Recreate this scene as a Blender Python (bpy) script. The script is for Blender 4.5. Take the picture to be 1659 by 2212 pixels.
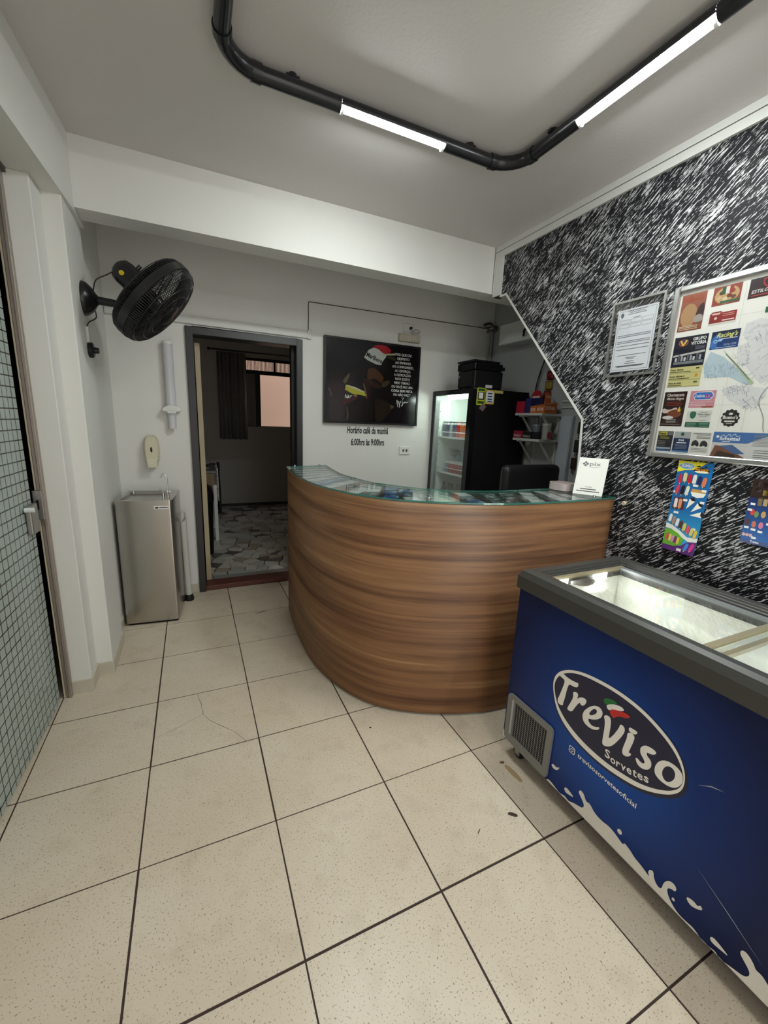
import bpy, bmesh, math, random
from mathutils import Vector, Matrix

for _o in list(bpy.data.objects):
    bpy.data.objects.remove(_o)
SC = bpy.context.scene
COL = SC.collection
PI = math.pi

# ------------------------------------------------------------------ camera
_f, _yaw, _pitch, _roll = 884.81, .4383, -.2150, .0418
_fw = Vector((math.sin(_yaw)*math.cos(_pitch), math.cos(_yaw)*math.cos(_pitch), math.sin(_pitch)))
_rt = Vector((math.cos(_yaw), -math.sin(_yaw), 0))
_up = _rt.cross(_fw)
_r2 = _rt*math.cos(_roll) + _up*math.sin(_roll)
_u2 = -_rt*math.sin(_roll) + _up*math.cos(_roll)
cam = bpy.data.cameras.new('camera')
cam.sensor_fit = 'VERTICAL'
cam.sensor_height = 36.0
cam.lens = _f/2212*36.0
cam.clip_start = .02
cam_o = bpy.data.objects.new('camera', cam)
COL.objects.link(cam_o)
_m = Matrix((_r2, _u2, -_fw)).transposed().to_4x4()
_m.translation = Vector((.2397, -1.2943, 1.4871))
cam_o.matrix_world = _m
SC.camera = cam_o

# ------------------------------------------------------------------ world, exposure
W = bpy.data.worlds.new('world')
SC.world = W
W.use_nodes = True
_bg = W.node_tree.nodes['Background']
_bg.inputs[0].default_value = (1.0, .93, .88, 1)
_bg.inputs[1].default_value = 0.75
SC.view_settings.view_transform = 'Standard'
SC.view_settings.look = 'None'
SC.view_settings.gamma = 1.0
SC.view_settings.exposure = 1.56
SC.view_settings.use_curve_mapping = False
SC.cycles.max_bounces = 8
SC.cycles.diffuse_bounces = 4
SC.cycles.glossy_bounces = 4
SC.cycles.transparent_max_bounces = 10
TUBE_POWER = 74.0        # emission strength of the ceiling tubes

# ------------------------------------------------------------------ materials
MATS = {}
def srgb(r, g, b):
    f = lambda c: (c/255/12.92) if c/255 <= .04045 else ((c/255+.055)/1.055)**2.4
    return (f(r), f(g), f(b), 1)
def mat(name, col, rough=.5, metal=0., spec=.5, emit=None, estr=0., bump=0., bscale=60., var=0., vscale=8., trans=0., coat=0., alpha=1.):
    if name in MATS: return MATS[name]
    m = bpy.data.materials.new(name); m.use_nodes = True
    nt = m.node_tree; b = nt.nodes['Principled BSDF']
    c = col if len(col) == 4 else (*col, 1)
    b.inputs['Base Color'].default_value = c
    b.inputs['Roughness'].default_value = rough
    b.inputs['Metallic'].default_value = metal
    b.inputs['Specular IOR Level'].default_value = spec
    b.inputs['Transmission Weight'].default_value = trans
    b.inputs['Coat Weight'].default_value = coat
    if emit:
        b.inputs['Emission Color'].default_value = (*emit[:3], 1)
        b.inputs['Emission Strength'].default_value = estr
    if var or bump:
        g = nt.nodes.new('ShaderNodeNewGeometry')
    if var:
        n = nt.nodes.new('ShaderNodeTexNoise'); n.inputs['Scale'].default_value = vscale; n.inputs['Detail'].default_value = 4
        nt.links.new(g.outputs['Position'], n.inputs['Vector'])
        mx = nt.nodes.new('ShaderNodeMix'); mx.data_type = 'RGBA'
        mx.inputs[6].default_value = (*[x*(1-var) for x in c[:3]], 1)
        mx.inputs[7].default_value = (*[min(1, x*(1+var)) for x in c[:3]], 1)
        nt.links.new(n.outputs['Fac'], mx.inputs[0]); nt.links.new(mx.outputs[2], b.inputs['Base Color'])
    if bump:
        n2 = nt.nodes.new('ShaderNodeTexNoise'); n2.inputs['Scale'].default_value = bscale; n2.inputs['Detail'].default_value = 3
        nt.links.new(g.outputs['Position'], n2.inputs['Vector'])
        bp = nt.nodes.new('ShaderNodeBump'); bp.inputs['Strength'].default_value = bump; bp.inputs['Distance'].default_value = .004
        nt.links.new(n2.outputs['Fac'], bp.inputs['Height']); nt.links.new(bp.outputs[0], b.inputs['Normal'])
    MATS[name] = m
    return m
def ink(r, g, b, rough=.45):
    return mat('ink_%02x%02x%02x' % (r, g, b), srgb(r, g, b), rough)
def glassmat(name, tint=(1, 1, 1), refl=1.0, rough=.02):
    m = bpy.data.materials.new(name); m.use_nodes = True
    nt = m.node_tree; nt.nodes.clear()
    out = nt.nodes.new('ShaderNodeOutputMaterial'); mx = nt.nodes.new('ShaderNodeMixShader')
    t = nt.nodes.new('ShaderNodeBsdfTransparent'); t.inputs[0].default_value = (*tint, 1)
    g = nt.nodes.new('ShaderNodeBsdfGlossy'); g.inputs['Roughness'].default_value = rough
    f = nt.nodes.new('ShaderNodeFresnel'); f.inputs[0].default_value = 1.5
    mu = nt.nodes.new('ShaderNodeMath'); mu.operation = 'MULTIPLY'; mu.inputs[1].default_value = refl
    nt.links.new(f.outputs[0], mu.inputs[0]); nt.links.new(mu.outputs[0], mx.inputs[0])
    nt.links.new(t.outputs[0], mx.inputs[1]); nt.links.new(g.outputs[0], mx.inputs[2]); nt.links.new(mx.outputs[0], out.inputs[0])
    MATS[name] = m
    return m
def nodes_of(name, rough=.5):
    m = bpy.data.materials.new(name); m.use_nodes = True
    b = m.node_tree.nodes['Principled BSDF']; b.inputs['Roughness'].default_value = rough
    MATS[name] = m
    N = lambda t: m.node_tree.nodes.new('ShaderNode'+t)
    L = m.node_tree.links.new
    return m, b, N, L
def ramp(N, stops, interp='LINEAR'):
    r = N('ValToRGB'); r.color_ramp.interpolation = interp
    e = r.color_ramp.elements
    while len(e) < len(stops): e.new(.5)
    for i, (p, c) in enumerate(stops):
        e[i].position = p; e[i].color = c if len(c) == 4 else (*c, 1)
    return r

PAINT = mat('white_wall_paint', (.72, .715, .68), .55, bump=.12, bscale=45, var=.03, vscale=3)
CEILP = mat('white_ceiling_paint', (.62, .59, .57), .6, bump=.15, bscale=70, var=.02, vscale=2)
TRIMW = mat('white_trim_paint', (.62, .62, .60), .45)
BLACKP = mat('black_plastic', (.008, .008, .009), .38, spec=.35)
BLACKG = mat('black_gloss', (.005, .005, .006), .2, spec=.35)
BLACKM = mat('black_matt', (.0045, .0045, .005), .55, spec=.25)
WHITEP = mat('white_plastic', (.70, .70, .67), .35)
CREAMP = mat('cream_plastic', (.62, .58, .42), .35)
STEEL = mat('brushed_steel', (.50, .48, .45), .27, metal=1., var=.10, vscale=3)
CHROME = mat('chrome', (.75, .75, .75), .12, metal=1.)
ALU = mat('aluminium', (.52, .49, .46), .35, metal=.85)
GREYP = mat('grey_plastic', (.047, .046, .042), .34)
BASEB = mat('baseboard_tile', srgb(192, 186, 170), .35, var=.12, vscale=14)
DARKFR = mat('graphite_frame_paint', (.019, .020, .021), .38, bump=.1, bscale=200)
GLASS = glassmat('clear_glass')
GLASS_GREEN = glassmat('greenish_glass', (.965, .99, .98), .6)
GLASSEDGE = mat('glass_edge', (.05, .22, .17), .15, trans=.3)

# floor tile: beige with fine dark flecks
m, b, N, L = nodes_of('beige_floor_tile', .34)
g = N('NewGeometry')
n1 = N('TexNoise'); n1.inputs['Scale'].default_value = 2.2; n1.inputs['Detail'].default_value = 3
n2 = N('TexNoise'); n2.inputs['Scale'].default_value = 170; n2.inputs['Detail'].default_value = 2; n2.inputs['Roughness'].default_value = .6
n3 = N('TexNoise'); n3.inputs['Scale'].default_value = 9; n3.inputs['Detail'].default_value = 5
for n in (n1, n2, n3): L(g.outputs['Position'], n.inputs['Vector'])
r1 = ramp(N, [(.3, srgb(203, 188, 166)), (.7, srgb(214, 202, 183))]); L(n1.outputs['Fac'], r1.inputs[0])
r2 = ramp(N, [(.0, (0, 0, 0)), (.615, (0, 0, 0)), (.66, (1, 1, 1))]); L(n2.outputs['Fac'], r2.inputs[0])
mx = N('Mix'); mx.data_type = 'RGBA'; mx.inputs[7].default_value = srgb(118, 98, 76)
mu = N('Math'); mu.operation = 'MULTIPLY'; mu.inputs[1].default_value = .75
L(r2.outputs[0], mu.inputs[0]); L(mu.outputs[0], mx.inputs[0]); L(r1.outputs[0], mx.inputs[6])
r3 = ramp(N, [(.52, (1, 1, 1)), (.78, (.80, .77, .72))]); L(n3.outputs['Fac'], r3.inputs[0])
m2 = N('Mix'); m2.data_type = 'RGBA'; m2.blend_type = 'MULTIPLY'; m2.inputs[0].default_value = .7
L(mx.outputs[2], m2.inputs[6]); L(r3.outputs[0], m2.inputs[7]); L(m2.outputs[2], b.inputs['Base Color'])
TILE = m
GROUT = mat('dark_grout', srgb(58, 42, 36), .8)

# black wallpaper with white diagonal brush strokes (wall plane is Y-Z)
m, b, N, L = nodes_of('brushstroke_wallpaper', .5); b.inputs['Specular IOR Level'].default_value = .15
g = N('NewGeometry'); sp = N('SeparateXYZ'); L(g.outputs['Position'], sp.inputs[0])
cb = N('CombineXYZ'); L(sp.outputs['Y'], cb.inputs[0]); L(sp.outputs['Z'], cb.inputs[1])
wn = N('TexNoise'); wn.inputs['Scale'].default_value = 3.0; wn.inputs['Detail'].default_value = 2
L(cb.outputs[0], wn.inputs['Vector'])
rot = N('VectorRotate'); rot.rotation_type = 'Z_AXIS'
mr = N('MapRange'); mr.inputs[1].default_value = .3; mr.inputs[2].default_value = .7
mr.inputs[3].default_value = math.radians(18); mr.inputs[4].default_value = math.radians(38)
L(wn.outputs['Fac'], mr.inputs[0]); rot.inputs['Angle'].default_value = math.radians(40)
L(cb.outputs[0], rot.inputs['Vector'])
mp = N('Mapping'); mp.inputs['Scale'].default_value = (17, 165, 1); L(rot.outputs[0], mp.inputs['Vector'])
s1 = N('TexNoise'); s1.inputs['Scale'].default_value = 1.0; s1.inputs['Detail'].default_value = 2.5; s1.inputs['Roughness'].default_value = .55; s1.inputs['Distortion'].default_value = .5
L(mp.outputs[0], s1.inputs['Vector'])
mp2 = N('Mapping'); mp2.inputs['Scale'].default_value = (70, 220, 1); L(rot.outputs[0], mp2.inputs['Vector'])
s2 = N('TexNoise'); s2.inputs['Scale'].default_value = 1.0; s2.inputs['Detail'].default_value = 1
L(mp2.outputs[0], s2.inputs['Vector'])
s3 = N('TexNoise'); s3.inputs['Scale'].default_value = 6.5; s3.inputs['Detail'].default_value = 3; L(cb.outputs[0], s3.inputs['Vector'])
a1 = N('Math'); a1.operation = 'MULTIPLY_ADD'; a1.inputs[1].default_value = .34; L(s2.outputs['Fac'], a1.inputs[0]); L(s1.outputs['Fac'], a1.inputs[2])
a2 = N('Math'); a2.operation = 'MULTIPLY_ADD'; a2.inputs[1].default_value = .24; L(s3.outputs['Fac'], a2.inputs[0]); L(a1.outputs[0], a2.inputs[2])
rr = ramp(N, [(.0, (.010, .010, .012)), (.455, (.010, .010, .012)), (.470, (.50, .50, .51)), (1, (.60, .59, .60))])
ms = N('Math'); ms.operation = 'MULTIPLY'; ms.inputs[1].default_value = .537; L(a2.outputs[0], ms.inputs[0])
L(ms.outputs[0], rr.inputs[0]); L(rr.outputs[0], b.inputs['Base Color'])
WALLPAPER = m

# laminate wood: grain runs along U (arc length, metres), V is height
m, b, N, L = nodes_of('walnut_laminate', .42); b.inputs['Specular IOR Level'].default_value = .3
uv = N('UVMap'); uv.uv_map = 'UVMap'
mp = N('Mapping'); mp.inputs['Scale'].default_value = (.7, 19, 1); L(uv.outputs[0], mp.inputs['Vector'])
a = N('TexNoise'); a.inputs['Scale'].default_value = 1; a.inputs['Detail'].default_value = 5; a.inputs['Roughness'].default_value = .62; a.inputs['Distortion'].default_value = .12
L(mp.outputs[0], a.inputs['Vector'])
mp2 = N('Mapping'); mp2.inputs['Scale'].default_value = (.25, 8, 1); mp2.inputs['Location'].default_value = (3.1, 1.7, 0); L(uv.outputs[0], mp2.inputs['Vector'])
c = N('TexNoise'); c.inputs['Scale'].default_value = 1; c.inputs['Detail'].default_value = 2; L(mp2.outputs[0], c.inputs['Vector'])
mp3 = N('Mapping'); mp3.inputs['Scale'].default_value = (.8, 120, 1); L(uv.outputs[0], mp3.inputs['Vector'])
d = N('TexNoise'); d.inputs['Scale'].default_value = 1; d.inputs['Detail'].default_value = 2; L(mp3.outputs[0], d.inputs['Vector'])
ad = N('Math'); ad.operation = 'MULTIPLY_ADD'; ad.inputs[1].default_value = .55; L(c.outputs['Fac'], ad.inputs[0]); L(a.outputs['Fac'], ad.inputs[2])
ad2 = N('Math'); ad2.operation = 'MULTIPLY_ADD'; ad2.inputs[1].default_value = .16; L(d.outputs['Fac'], ad2.inputs[0]); L(ad.outputs[0], ad2.inputs[2])
sc_ = N('Math'); sc_.operation = 'MULTIPLY'; sc_.inputs[1].default_value = .580; L(ad2.outputs[0], sc_.inputs[0])
wr = ramp(N, [(.30, srgb(54, 34, 22)), (.42, srgb(93, 62, 41)), (.50, srgb(119, 84, 56)), (.58, srgb(134, 97, 65)), (.68, srgb(172, 136, 100))])
L(sc_.outputs[0], wr.inputs[0]); L(wr.outputs[0], b.inputs['Base Color'])
WOOD = m

# frosted film squares on the glass door (grid of clear lines), door plane is about Y-Z
m = bpy.data.materials.new('frosted_square_film'); m.use_nodes = True
nt = m.node_tree; nt.nodes.clear(); N = lambda t: nt.nodes.new('ShaderNode'+t); L = nt.links.new
out = N('OutputMaterial'); g = N('NewGeometry'); sp = N('SeparateXYZ'); L(g.outputs['Position'], sp.inputs[0])
def _line(sock, off):
    a = N('Math'); a.operation = 'ADD'; a.inputs[1].default_value = off; L(sock, a.inputs[0])
    q = N('Math'); q.operation = 'PINGPONG'; q.inputs[1].default_value = .0225; L(a.outputs[0], q.inputs[0])
    l = N('Math'); l.operation = 'LESS_THAN'; l.inputs[1].default_value = .0026; L(q.outputs[0], l.inputs[0])
    return l.outputs[0]
mxm = N('Math'); mxm.operation = 'MAXIMUM'; L(_line(sp.outputs['Y'], .012), mxm.inputs[0]); L(_line(sp.outputs['Z'], .004), mxm.inputs[1])
pf = N('BsdfPrincipled'); pf.inputs['Base Color'].default_value = (.36, .43, .40, 1); pf.inputs['Roughness'].default_value = .22
tr = N('BsdfTransparent'); tr.inputs[0].default_value = (.55, .66, .60, 1); gl = N('BsdfGlossy'); gl.inputs['Roughness'].default_value = .03
fr = N('Fresnel'); m1 = N('MixShader'); L(fr.outputs[0], m1.inputs[0]); L(tr.outputs[0], m1.inputs[1]); L(gl.outputs[0], m1.inputs[2])
m2 = N('MixShader'); L(mxm.outputs[0], m2.inputs[0]); L(pf.outputs[0], m2.inputs[1]); L(m1.outputs[0], m2.inputs[2]); L(m2.outputs[0], out.inputs[0])
FILM = m

# ------------------------------------------------------------------ geometry helpers
def wmat(o):
    return o.matrix_basis.copy() if o.parent is None else wmat(o.parent) @ o.matrix_parent_inverse @ o.matrix_basis
def link(o, parent=None, local=False, **props):
    """parts are modelled in world coordinates unless local=True"""
    COL.objects.link(o)
    if parent is not None:
        o.parent = parent
        if not local: o.matrix_parent_inverse = wmat(parent).inverted()
    for k, v in props.items(): o[k] = v
    return o
class MB:
    """collects shapes into one mesh"""
    def __init__(s): s.v = []; s.f = []; s.mi = []; s.cur = 0
    def add(s, vs, fs):
        k = len(s.v); s.v += [tuple(v) for v in vs]; s.f += [tuple(i+k for i in f) for f in fs]; s.mi += [s.cur]*len(fs); return s
    def box(s, x0, x1, y0, y1, z0, z1):
        return s.add([(x, y, z) for z in (z0, z1) for y in (y0, y1) for x in (x0, x1)],
                     [(0, 2, 3, 1), (4, 5, 7, 6), (0, 1, 5, 4), (2, 6, 7, 3), (0, 4, 6, 2), (1, 3, 7, 5)])
    def prism(s, poly, a, b, fn=None):
        """poly list of 2-D points, extruded between a and b; fn(p, q, h) -> xyz"""
        fn = fn or (lambda p, q, h: (p, q, h)); n = len(poly)
        vs = [fn(p, q, a) for p, q in poly]+[fn(p, q, b) for p, q in poly]
        fs = [tuple(range(n))[::-1], tuple(range(n, 2*n))]+[(i, (i+1) % n, n+(i+1) % n, n+i) for i in range(n)]
        return s.add(vs, fs)
    def tube(s, pts, r, n=10, caps=True, closed=False):
        pts = [Vector(p) for p in pts]; m = len(pts); rings = []
        prev = None
        for i, p in enumerate(pts):
            if closed: t = pts[(i+1) % m]-pts[i-1]
            else: t = pts[min(i+1, m-1)]-pts[max(i-1, 0)]
            t.normalize()
            if prev is None:
                u = t.cross(Vector((0, 0, 1)))
                if u.length < 1e-3: u = t.cross(Vector((1, 0, 0)))
            else:
                u = prev-t*prev.dot(t)
            u.normalize(); prev = u; w = t.cross(u)
            rr = r[i] if isinstance(r, (list, tuple)) else r
            rings.append([p+(u*math.cos(2*PI*k/n)+w*math.sin(2*PI*k/n))*rr for k in range(n)])
        vs = [v for q in rings for v in q]; fs = []
        for i in range(m if closed else m-1):
            j = (i+1) % m
            fs += [(i*n+k, i*n+(k+1) % n, j*n+(k+1) % n, j*n+k) for k in range(n)]
        if caps and not closed: fs += [tuple(range(n))[::-1], tuple(range((m-1)*n, m*n))]
        return s.add(vs, fs)
    def cyl(s, p0, p1, r, n=16): return s.tube([p0, p1], r, n)
    def lathe(s, prof, n=24, M=None, a0=0., a1=2*PI):
        """prof list of (radius, z) revolved about z, transformed by M"""
        full = abs(a1-a0-2*PI) < 1e-6; c = n if full else n+1
        vs = [Vector((r*math.cos(a0+(a1-a0)*k/n), r*math.sin(a0+(a1-a0)*k/n), z)) for r, z in prof for k in range(c)]
        if M is not None: vs = [M @ v for v in vs]
        fs = []
        for i in range(len(prof)-1):
            for k in range(n):
                k2 = (k+1) % c
                fs.append((i*c+k, i*c+k2, (i+1)*c+k2, (i+1)*c+k))
        return s.add(vs, fs)
    def mesh(s, name, mats=None, smooth=False, clean=True):
        me = bpy.data.meshes.new(name); me.from_pydata(s.v, [], s.f)
        for mm in (mats if isinstance(mats, (list, tuple)) else [mats]):
            if mm: me.materials.append(mm)
        if any(s.mi): me.polygons.foreach_set('material_index', s.mi)
        if clean:
            bm = bmesh.new(); bm.from_mesh(me); bmesh.ops.remove_doubles(bm, verts=bm.verts, dist=1e-6)
            bmesh.ops.recalc_face_normals(bm, faces=bm.faces); bm.to_mesh(me); bm.free()
        if smooth: me.polygons.foreach_set('use_smooth', [True]*len(me.polygons))
        me.update()
        return me
    def build(s, name, mats, parent=None, smooth=False, bevel=0., seg=2, clean=True, auto=None, **props):
        o = bpy.data.objects.new(name, s.mesh(name, mats, smooth or auto is not None, clean))
        link(o, parent, **props)
        if bevel:
            md = o.modifiers.new('bevel', 'BEVEL'); md.width = bevel; md.segments = seg; md.limit_method = 'ANGLE'; md.angle_limit = math.radians(40)
        if auto is not None:
            me = o.data
            bm = bmesh.new(); bm.from_mesh(me)
            for e in bm.edges:
                if len(e.link_faces) == 2 and e.calc_face_angle(0) > math.radians(auto): e.smooth = False
            bm.to_mesh(me); bm.free()
        return o
def B(*a): return MB().box(*a)
def empty(name, loc, label, cat, group=None, rz=0.):
    o = bpy.data.objects.new(name, None); o.empty_display_size = .05
    o.location = loc; o.rotation_euler = (0, 0, rz)
    link(o, None, label=label, category=cat)
    if group: o['group'] = group
    return o
def tag(o, label, cat, group=None):
    o['label'] = label; o['category'] = cat
    if group: o['group'] = group
    return o
def struct(o, label=None):
    o['kind'] = 'structure'
    if label: o['label'] = label
    return o
def keep(o, parent):
    o.parent = parent; o.matrix_parent_inverse = wmat(parent).inverted(); return o
def fillet(poly, r, n=4):
    out = []; m = len(poly)
    for i in range(m):
        p = Vector(poly[i]); a = Vector(poly[i-1]); b = Vector(poly[(i+1) % m])
        da = (a-p); db = (b-p); k = min(r, da.length*.45, db.length*.45)
        s = p+da.normalized()*k; e = p+db.normalized()*k
        for j in range(n+1):
            t = j/n; q = s*(1-t)**2+p*2*t*(1-t)+e*t*t; out.append((q.x, q.y))
    return out
def smooth_poly(pts, it=2):
    for _ in range(it):
        q = []
        for i in range(len(pts)):
            a = pts[i]; b = pts[(i+1) % len(pts)]
            q += [(a[0]*.75+b[0]*.25, a[1]*.75+b[1]*.25), (a[0]*.25+b[0]*.75, a[1]*.25+b[1]*.75)]
        pts = q
    return pts
def catmull(pts, per=6):
    out = []; P = [Vector(p) for p in pts]; P = [P[0]*2-P[1]]+P+[P[-1]*2-P[-2]]
    for i in range(1, len(P)-2):
        for k in range(per):
            t = k/per; a, b, c, d = P[i-1:i+3]
            out.append(.5*((2*b)+(c-a)*t+(2*a-5*b+4*c-d)*t*t+(3*b-a-3*c+d)*t**3))
    out.append(P[-2])
    return out
_TXT = {}
def text(s, mt, parent, fn, x, y, h, width=None, align='L', off=.0012, bold=0., shear=0., lsp=1., name='lettering', rot=0., space=1.):
    """flat lettering; fn(p, q, off) maps the surface's own 2-D coords to xyz; (x, y) = start of base line, h = cap height"""
    key = (s, bold, shear, lsp, space)
    if key not in _TXT:
        cu = bpy.data.curves.new('t', 'FONT'); cu.body = s; cu.size = 1.; cu.offset = bold; cu.shear = shear; cu.resolution_u = 2; cu.fill_mode = 'FRONT'
        cu.space_line = lsp; cu.space_character = space
        to = bpy.data.objects.new('t', cu)
        me = bpy.data.meshes.new_from_object(to)
        vs = [tuple(v.co) for v in me.vertices]; fs = [tuple(p.vertices) for p in me.polygons]
        bpy.data.objects.remove(to); bpy.data.curves.remove(cu); bpy.data.meshes.remove(me)
        _TXT[key] = (vs, fs)
    vs, fs = _TXT[key]
    if not vs: return None
    k = h/.70
    x0 = min(v[0] for v in vs); x1 = max(v[0] for v in vs)
    kx = (width/(x1-x0)) if width else k
    ox = {'L': 0, 'C': .5, 'R': 1}[align]
    c, sn = math.cos(rot), math.sin(rot)
    pts = []
    for v in vs:
        px = (v[0]-x0-(x1-x0)*ox)*kx; py = v[1]*k
        pts.append(fn(x+px*c-py*sn, y+px*sn+py*c, off))
    me = bpy.data.meshes.new(name); me.from_pydata(pts, [], fs); me.materials.append(mt)
    o = bpy.data.objects.new(name, me); link(o)
    if parent is not None: keep(o, parent)
    return o
def flat(poly, mt, parent, fn, off=.0008, name='print', smooth=0, hole=None):
    """thin printed shape on a surface"""
    if smooth: poly = smooth_poly(list(poly), smooth)
    if hole is not None:
        if smooth: hole = smooth_poly(list(hole), smooth)
        bm = bmesh.new()
        for lp in (poly, hole):
            vv = [bm.verts.new(fn(p, q, off)) for p, q in lp]
            for i in range(len(vv)): bm.edges.new((vv[i], vv[(i+1) % len(vv)]))
        bmesh.ops.triangle_fill(bm, use_beauty=True, edges=bm.edges)
        me = bpy.data.meshes.new(name); bm.to_mesh(me); bm.free()
    else:
        me = bpy.data.meshes.new(name); me.from_pydata([fn(p, q, off) for p, q in poly], [], [tuple(range(len(poly)))])
    me.materials.append(mt)
    o = bpy.data.objects.new(name, me); link(o)
    if parent is not None: keep(o, parent)
    return o
def rect(x0, x1, y0, y1): return [(x0, y0), (x1, y0), (x1, y1), (x0, y1)]
def ellipse(cx, cy, rx, ry, n=24, rot=0.):
    c, s = math.cos(rot), math.sin(rot)
    return [(cx+rx*math.cos(a)*c-ry*math.sin(a)*s, cy+rx*math.cos(a)*s+ry*math.sin(a)*c) for a in [2*PI*i/n for i in range(n)]]
RXW = lambda y: 2.337+.0198*(y-.19)                       # face of the right-hand wall
def onright(y, z, off): return (RXW(y)-off, y, z)
def onright_m(q, z, off): return (RXW(-q)-off, -q, z)      # q = -y, so text reads left to right
def onback(x, z, off): return (x, 2.35-off, z)

# ------------------------------------------------------------------ structure: floor
floor = struct(B(-1.2, 3.35, -3.2, 2.36, -.08, -.0018).build('floor', GROUT), 'floor of square beige speckled ceramic tiles with dark joints')
def tile_mesh(nm, w, d):
    return B(0, w, 0, d, -.006, 0).mesh(nm, TILE)
J = .0062
full = tile_mesh('floor_tile', .45-J, .45-J)
rnd = random.Random(4)
for ib in range(-6, 6):
    for ia in range(-2, 6):
        y0 = ib*.45; me = full
        jb = .0095 if ib == -1 else J
        if ib == 5:
            me = bpy.data.meshes.get('floor_tile_cut') or tile_mesh('floor_tile_cut', .45-J, .092)
        o = bpy.data.objects.new('floor_tile', me); link(o, floor)
        o.location = (ia*.45+J/2+rnd.uniform(-.0006, .0006), y0+jb/2, rnd.uniform(-.0004, .0004))
        o.rotation_euler = (0, 0, rnd.uniform(-.0007, .0007))
# hairline cracks in one tile
CRACK = mat('crack_dark', srgb(70, 55, 45), .8)
def strip(pts, w, mt, parent, z=.0006, name='crack'):
    mb = MB(); P = [Vector((*p, z)) for p in pts]; L_, R_ = [], []
    for i, p in enumerate(P):
        t = (P[min(i+1, len(P)-1)]-P[max(i-1, 0)]).normalized(); n = Vector((-t.y, t.x, 0))*w*(.5+.5*((i*7) % 3)/2)
        L_.append(p+n); R_.append(p-n)
    mb.add(L_+R_, [(i, i+1, len(P)+i+1, len(P)+i) for i in range(len(P)-1)])
    return mb.build(name, mt, parent)
strip([(.190, .896), (.196, .85), (.208, .80), (.206, .77), (.214, .74), (.213, .715)], .0012, CRACK, floor)
strip([(.213, .715), (.16, .69), (.09, .655), (.004, .624)], .0009, CRACK, floor)
strip([(.213, .715), (.24, .66), (.29, .60), (.35, .53), (.392, .452)], .0012, CRACK, floor)

# ------------------------------------------------------------------ structure: walls, beams, ceiling
ZC = 2.775
struct(B(-1.4, 3.6, -3.3, 2.5, ZC, ZC+.08).build('ceiling', CEILP), 'white painted ceiling')
DL, DR, DT = .227, 1.119, 2.136
mb = MB().box(-.8, DL+.012, 2.35, 2.48, 0, ZC).box(DR-.012, 3.2, 2.35, 2.48, 0, ZC).box(DL+.012, DR-.012, 2.35, 2.48, DT-.012, ZC)
struct(mb.build('wall_back', PAINT), 'white back wall with a doorway and a large poster')
# left side: two stepped pillars, set-back wall and a beam above the glass door
mb = MB().box(-.416, -.326, 1.133, 1.283, 0, 2.444).box(-.43, -.250, 1.281, 1.65, 0, 2.60).box(-.43, -.278, 1.65, 2.36, 0, ZC)
struct(mb.build('wall_left', PAINT, bevel=.004), 'stepped white pillars on the left beside the glass door')
mb = MB().prism([(-.66, -3.2), (-.66, 1.66), (-.232, 1.66), (-.232, 1.42), (-.272, .676), (-.44, -3.2)], 2.444, ZC+.01)
struct(mb.build('trim_1', PAINT), 'white beam along the ceiling above the glass door')
struct(B(-.40, 2.345, 1.441, 1.60, 2.461, ZC+.01).build('trim_2', PAINT), 'deep white beam crossing the ceiling')
struct(B(2.34, 3.1, 1.441, 1.60, 2.461, ZC+.01).build('trim_3', PAINT), 'end of the ceiling beam over the alcove')
# right partition with the cut-away corner
poly = [(-3.2, 0), (.445, 0), (.445, 1.19), (.472, 1.556), (1.293, 2.438), (1.441, 2.438), (1.441, ZC), (-3.2, ZC)]
mb = MB().prism(poly, 0, 1, lambda y, z, h: (RXW(y)+.055*h, y, z))
wr_ = struct(mb.build('wall_right', [WALLPAPER]), 'right wall covered in black wallpaper with white diagonal brush strokes')
T1 = mat('groove_dark', (.05, .05, .05), .7)
mb = MB()
def wtrim(y0, y1, z0, z1, t): mb.prism([(y0, z0), (y1, z0), (y1, z1), (y0, z1)], -.01, 1, lambda y, z, h: (RXW(y)-t*h, y, z))
wtrim(-3.2, 1.441, 2.742, ZC, .016); wtrim(-3.2, 1.441, 2.698, 2.738, .014); wtrim(1.352, 1.441, 2.44, 2.698, .012)
struct(mb.build('trim_4', TRIMW), 'white double moulding along the top of the black wallpaper')
mb = MB()
def edge_strip(pts, w, t):
    for (a, b) in zip(pts, pts[1:]):
        a = Vector(a); b = Vector(b); d = (b-a).normalized(); n = Vector((-d.y, d.x))*w
        a2 = a-d*.004; b2 = b+d*.004
        mb.prism([tuple(a2), tuple(b2), tuple(b2+n), tuple(a2+n)], -.06, 1, lambda y, z, h: (RXW(y)-t*h if h > 0 else RXW(y)+.06, y, z))
edge_strip([(1.36, 2.438), (1.293, 2.438), (.472, 1.556), (.445, 1.145)], .013, .004)
struct(mb.build('trim_5', mat('edge_trim', (.62, .63, .58), .4)), 'thin white edging on the slanted cut of the wallpapered wall')
# alcove beyond the partition
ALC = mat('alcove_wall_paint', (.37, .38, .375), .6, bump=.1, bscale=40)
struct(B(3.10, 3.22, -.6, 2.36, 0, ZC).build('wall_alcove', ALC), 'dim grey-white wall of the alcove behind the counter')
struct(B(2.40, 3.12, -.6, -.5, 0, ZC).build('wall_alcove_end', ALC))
# behind the camera: wall with an unseen street entrance, added to let light in
mb = MB().box(-.7, .1, -3.3, -3.2, 0, ZC).box(1.95, 2.6, -3.3, -3.2, 0, ZC).box(.1, 1.95, -3.3, -3.2, 2.25, ZC)
struct(mb.build('wall_front', PAINT), 'white wall with an unseen street entrance added to let light in')
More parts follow.
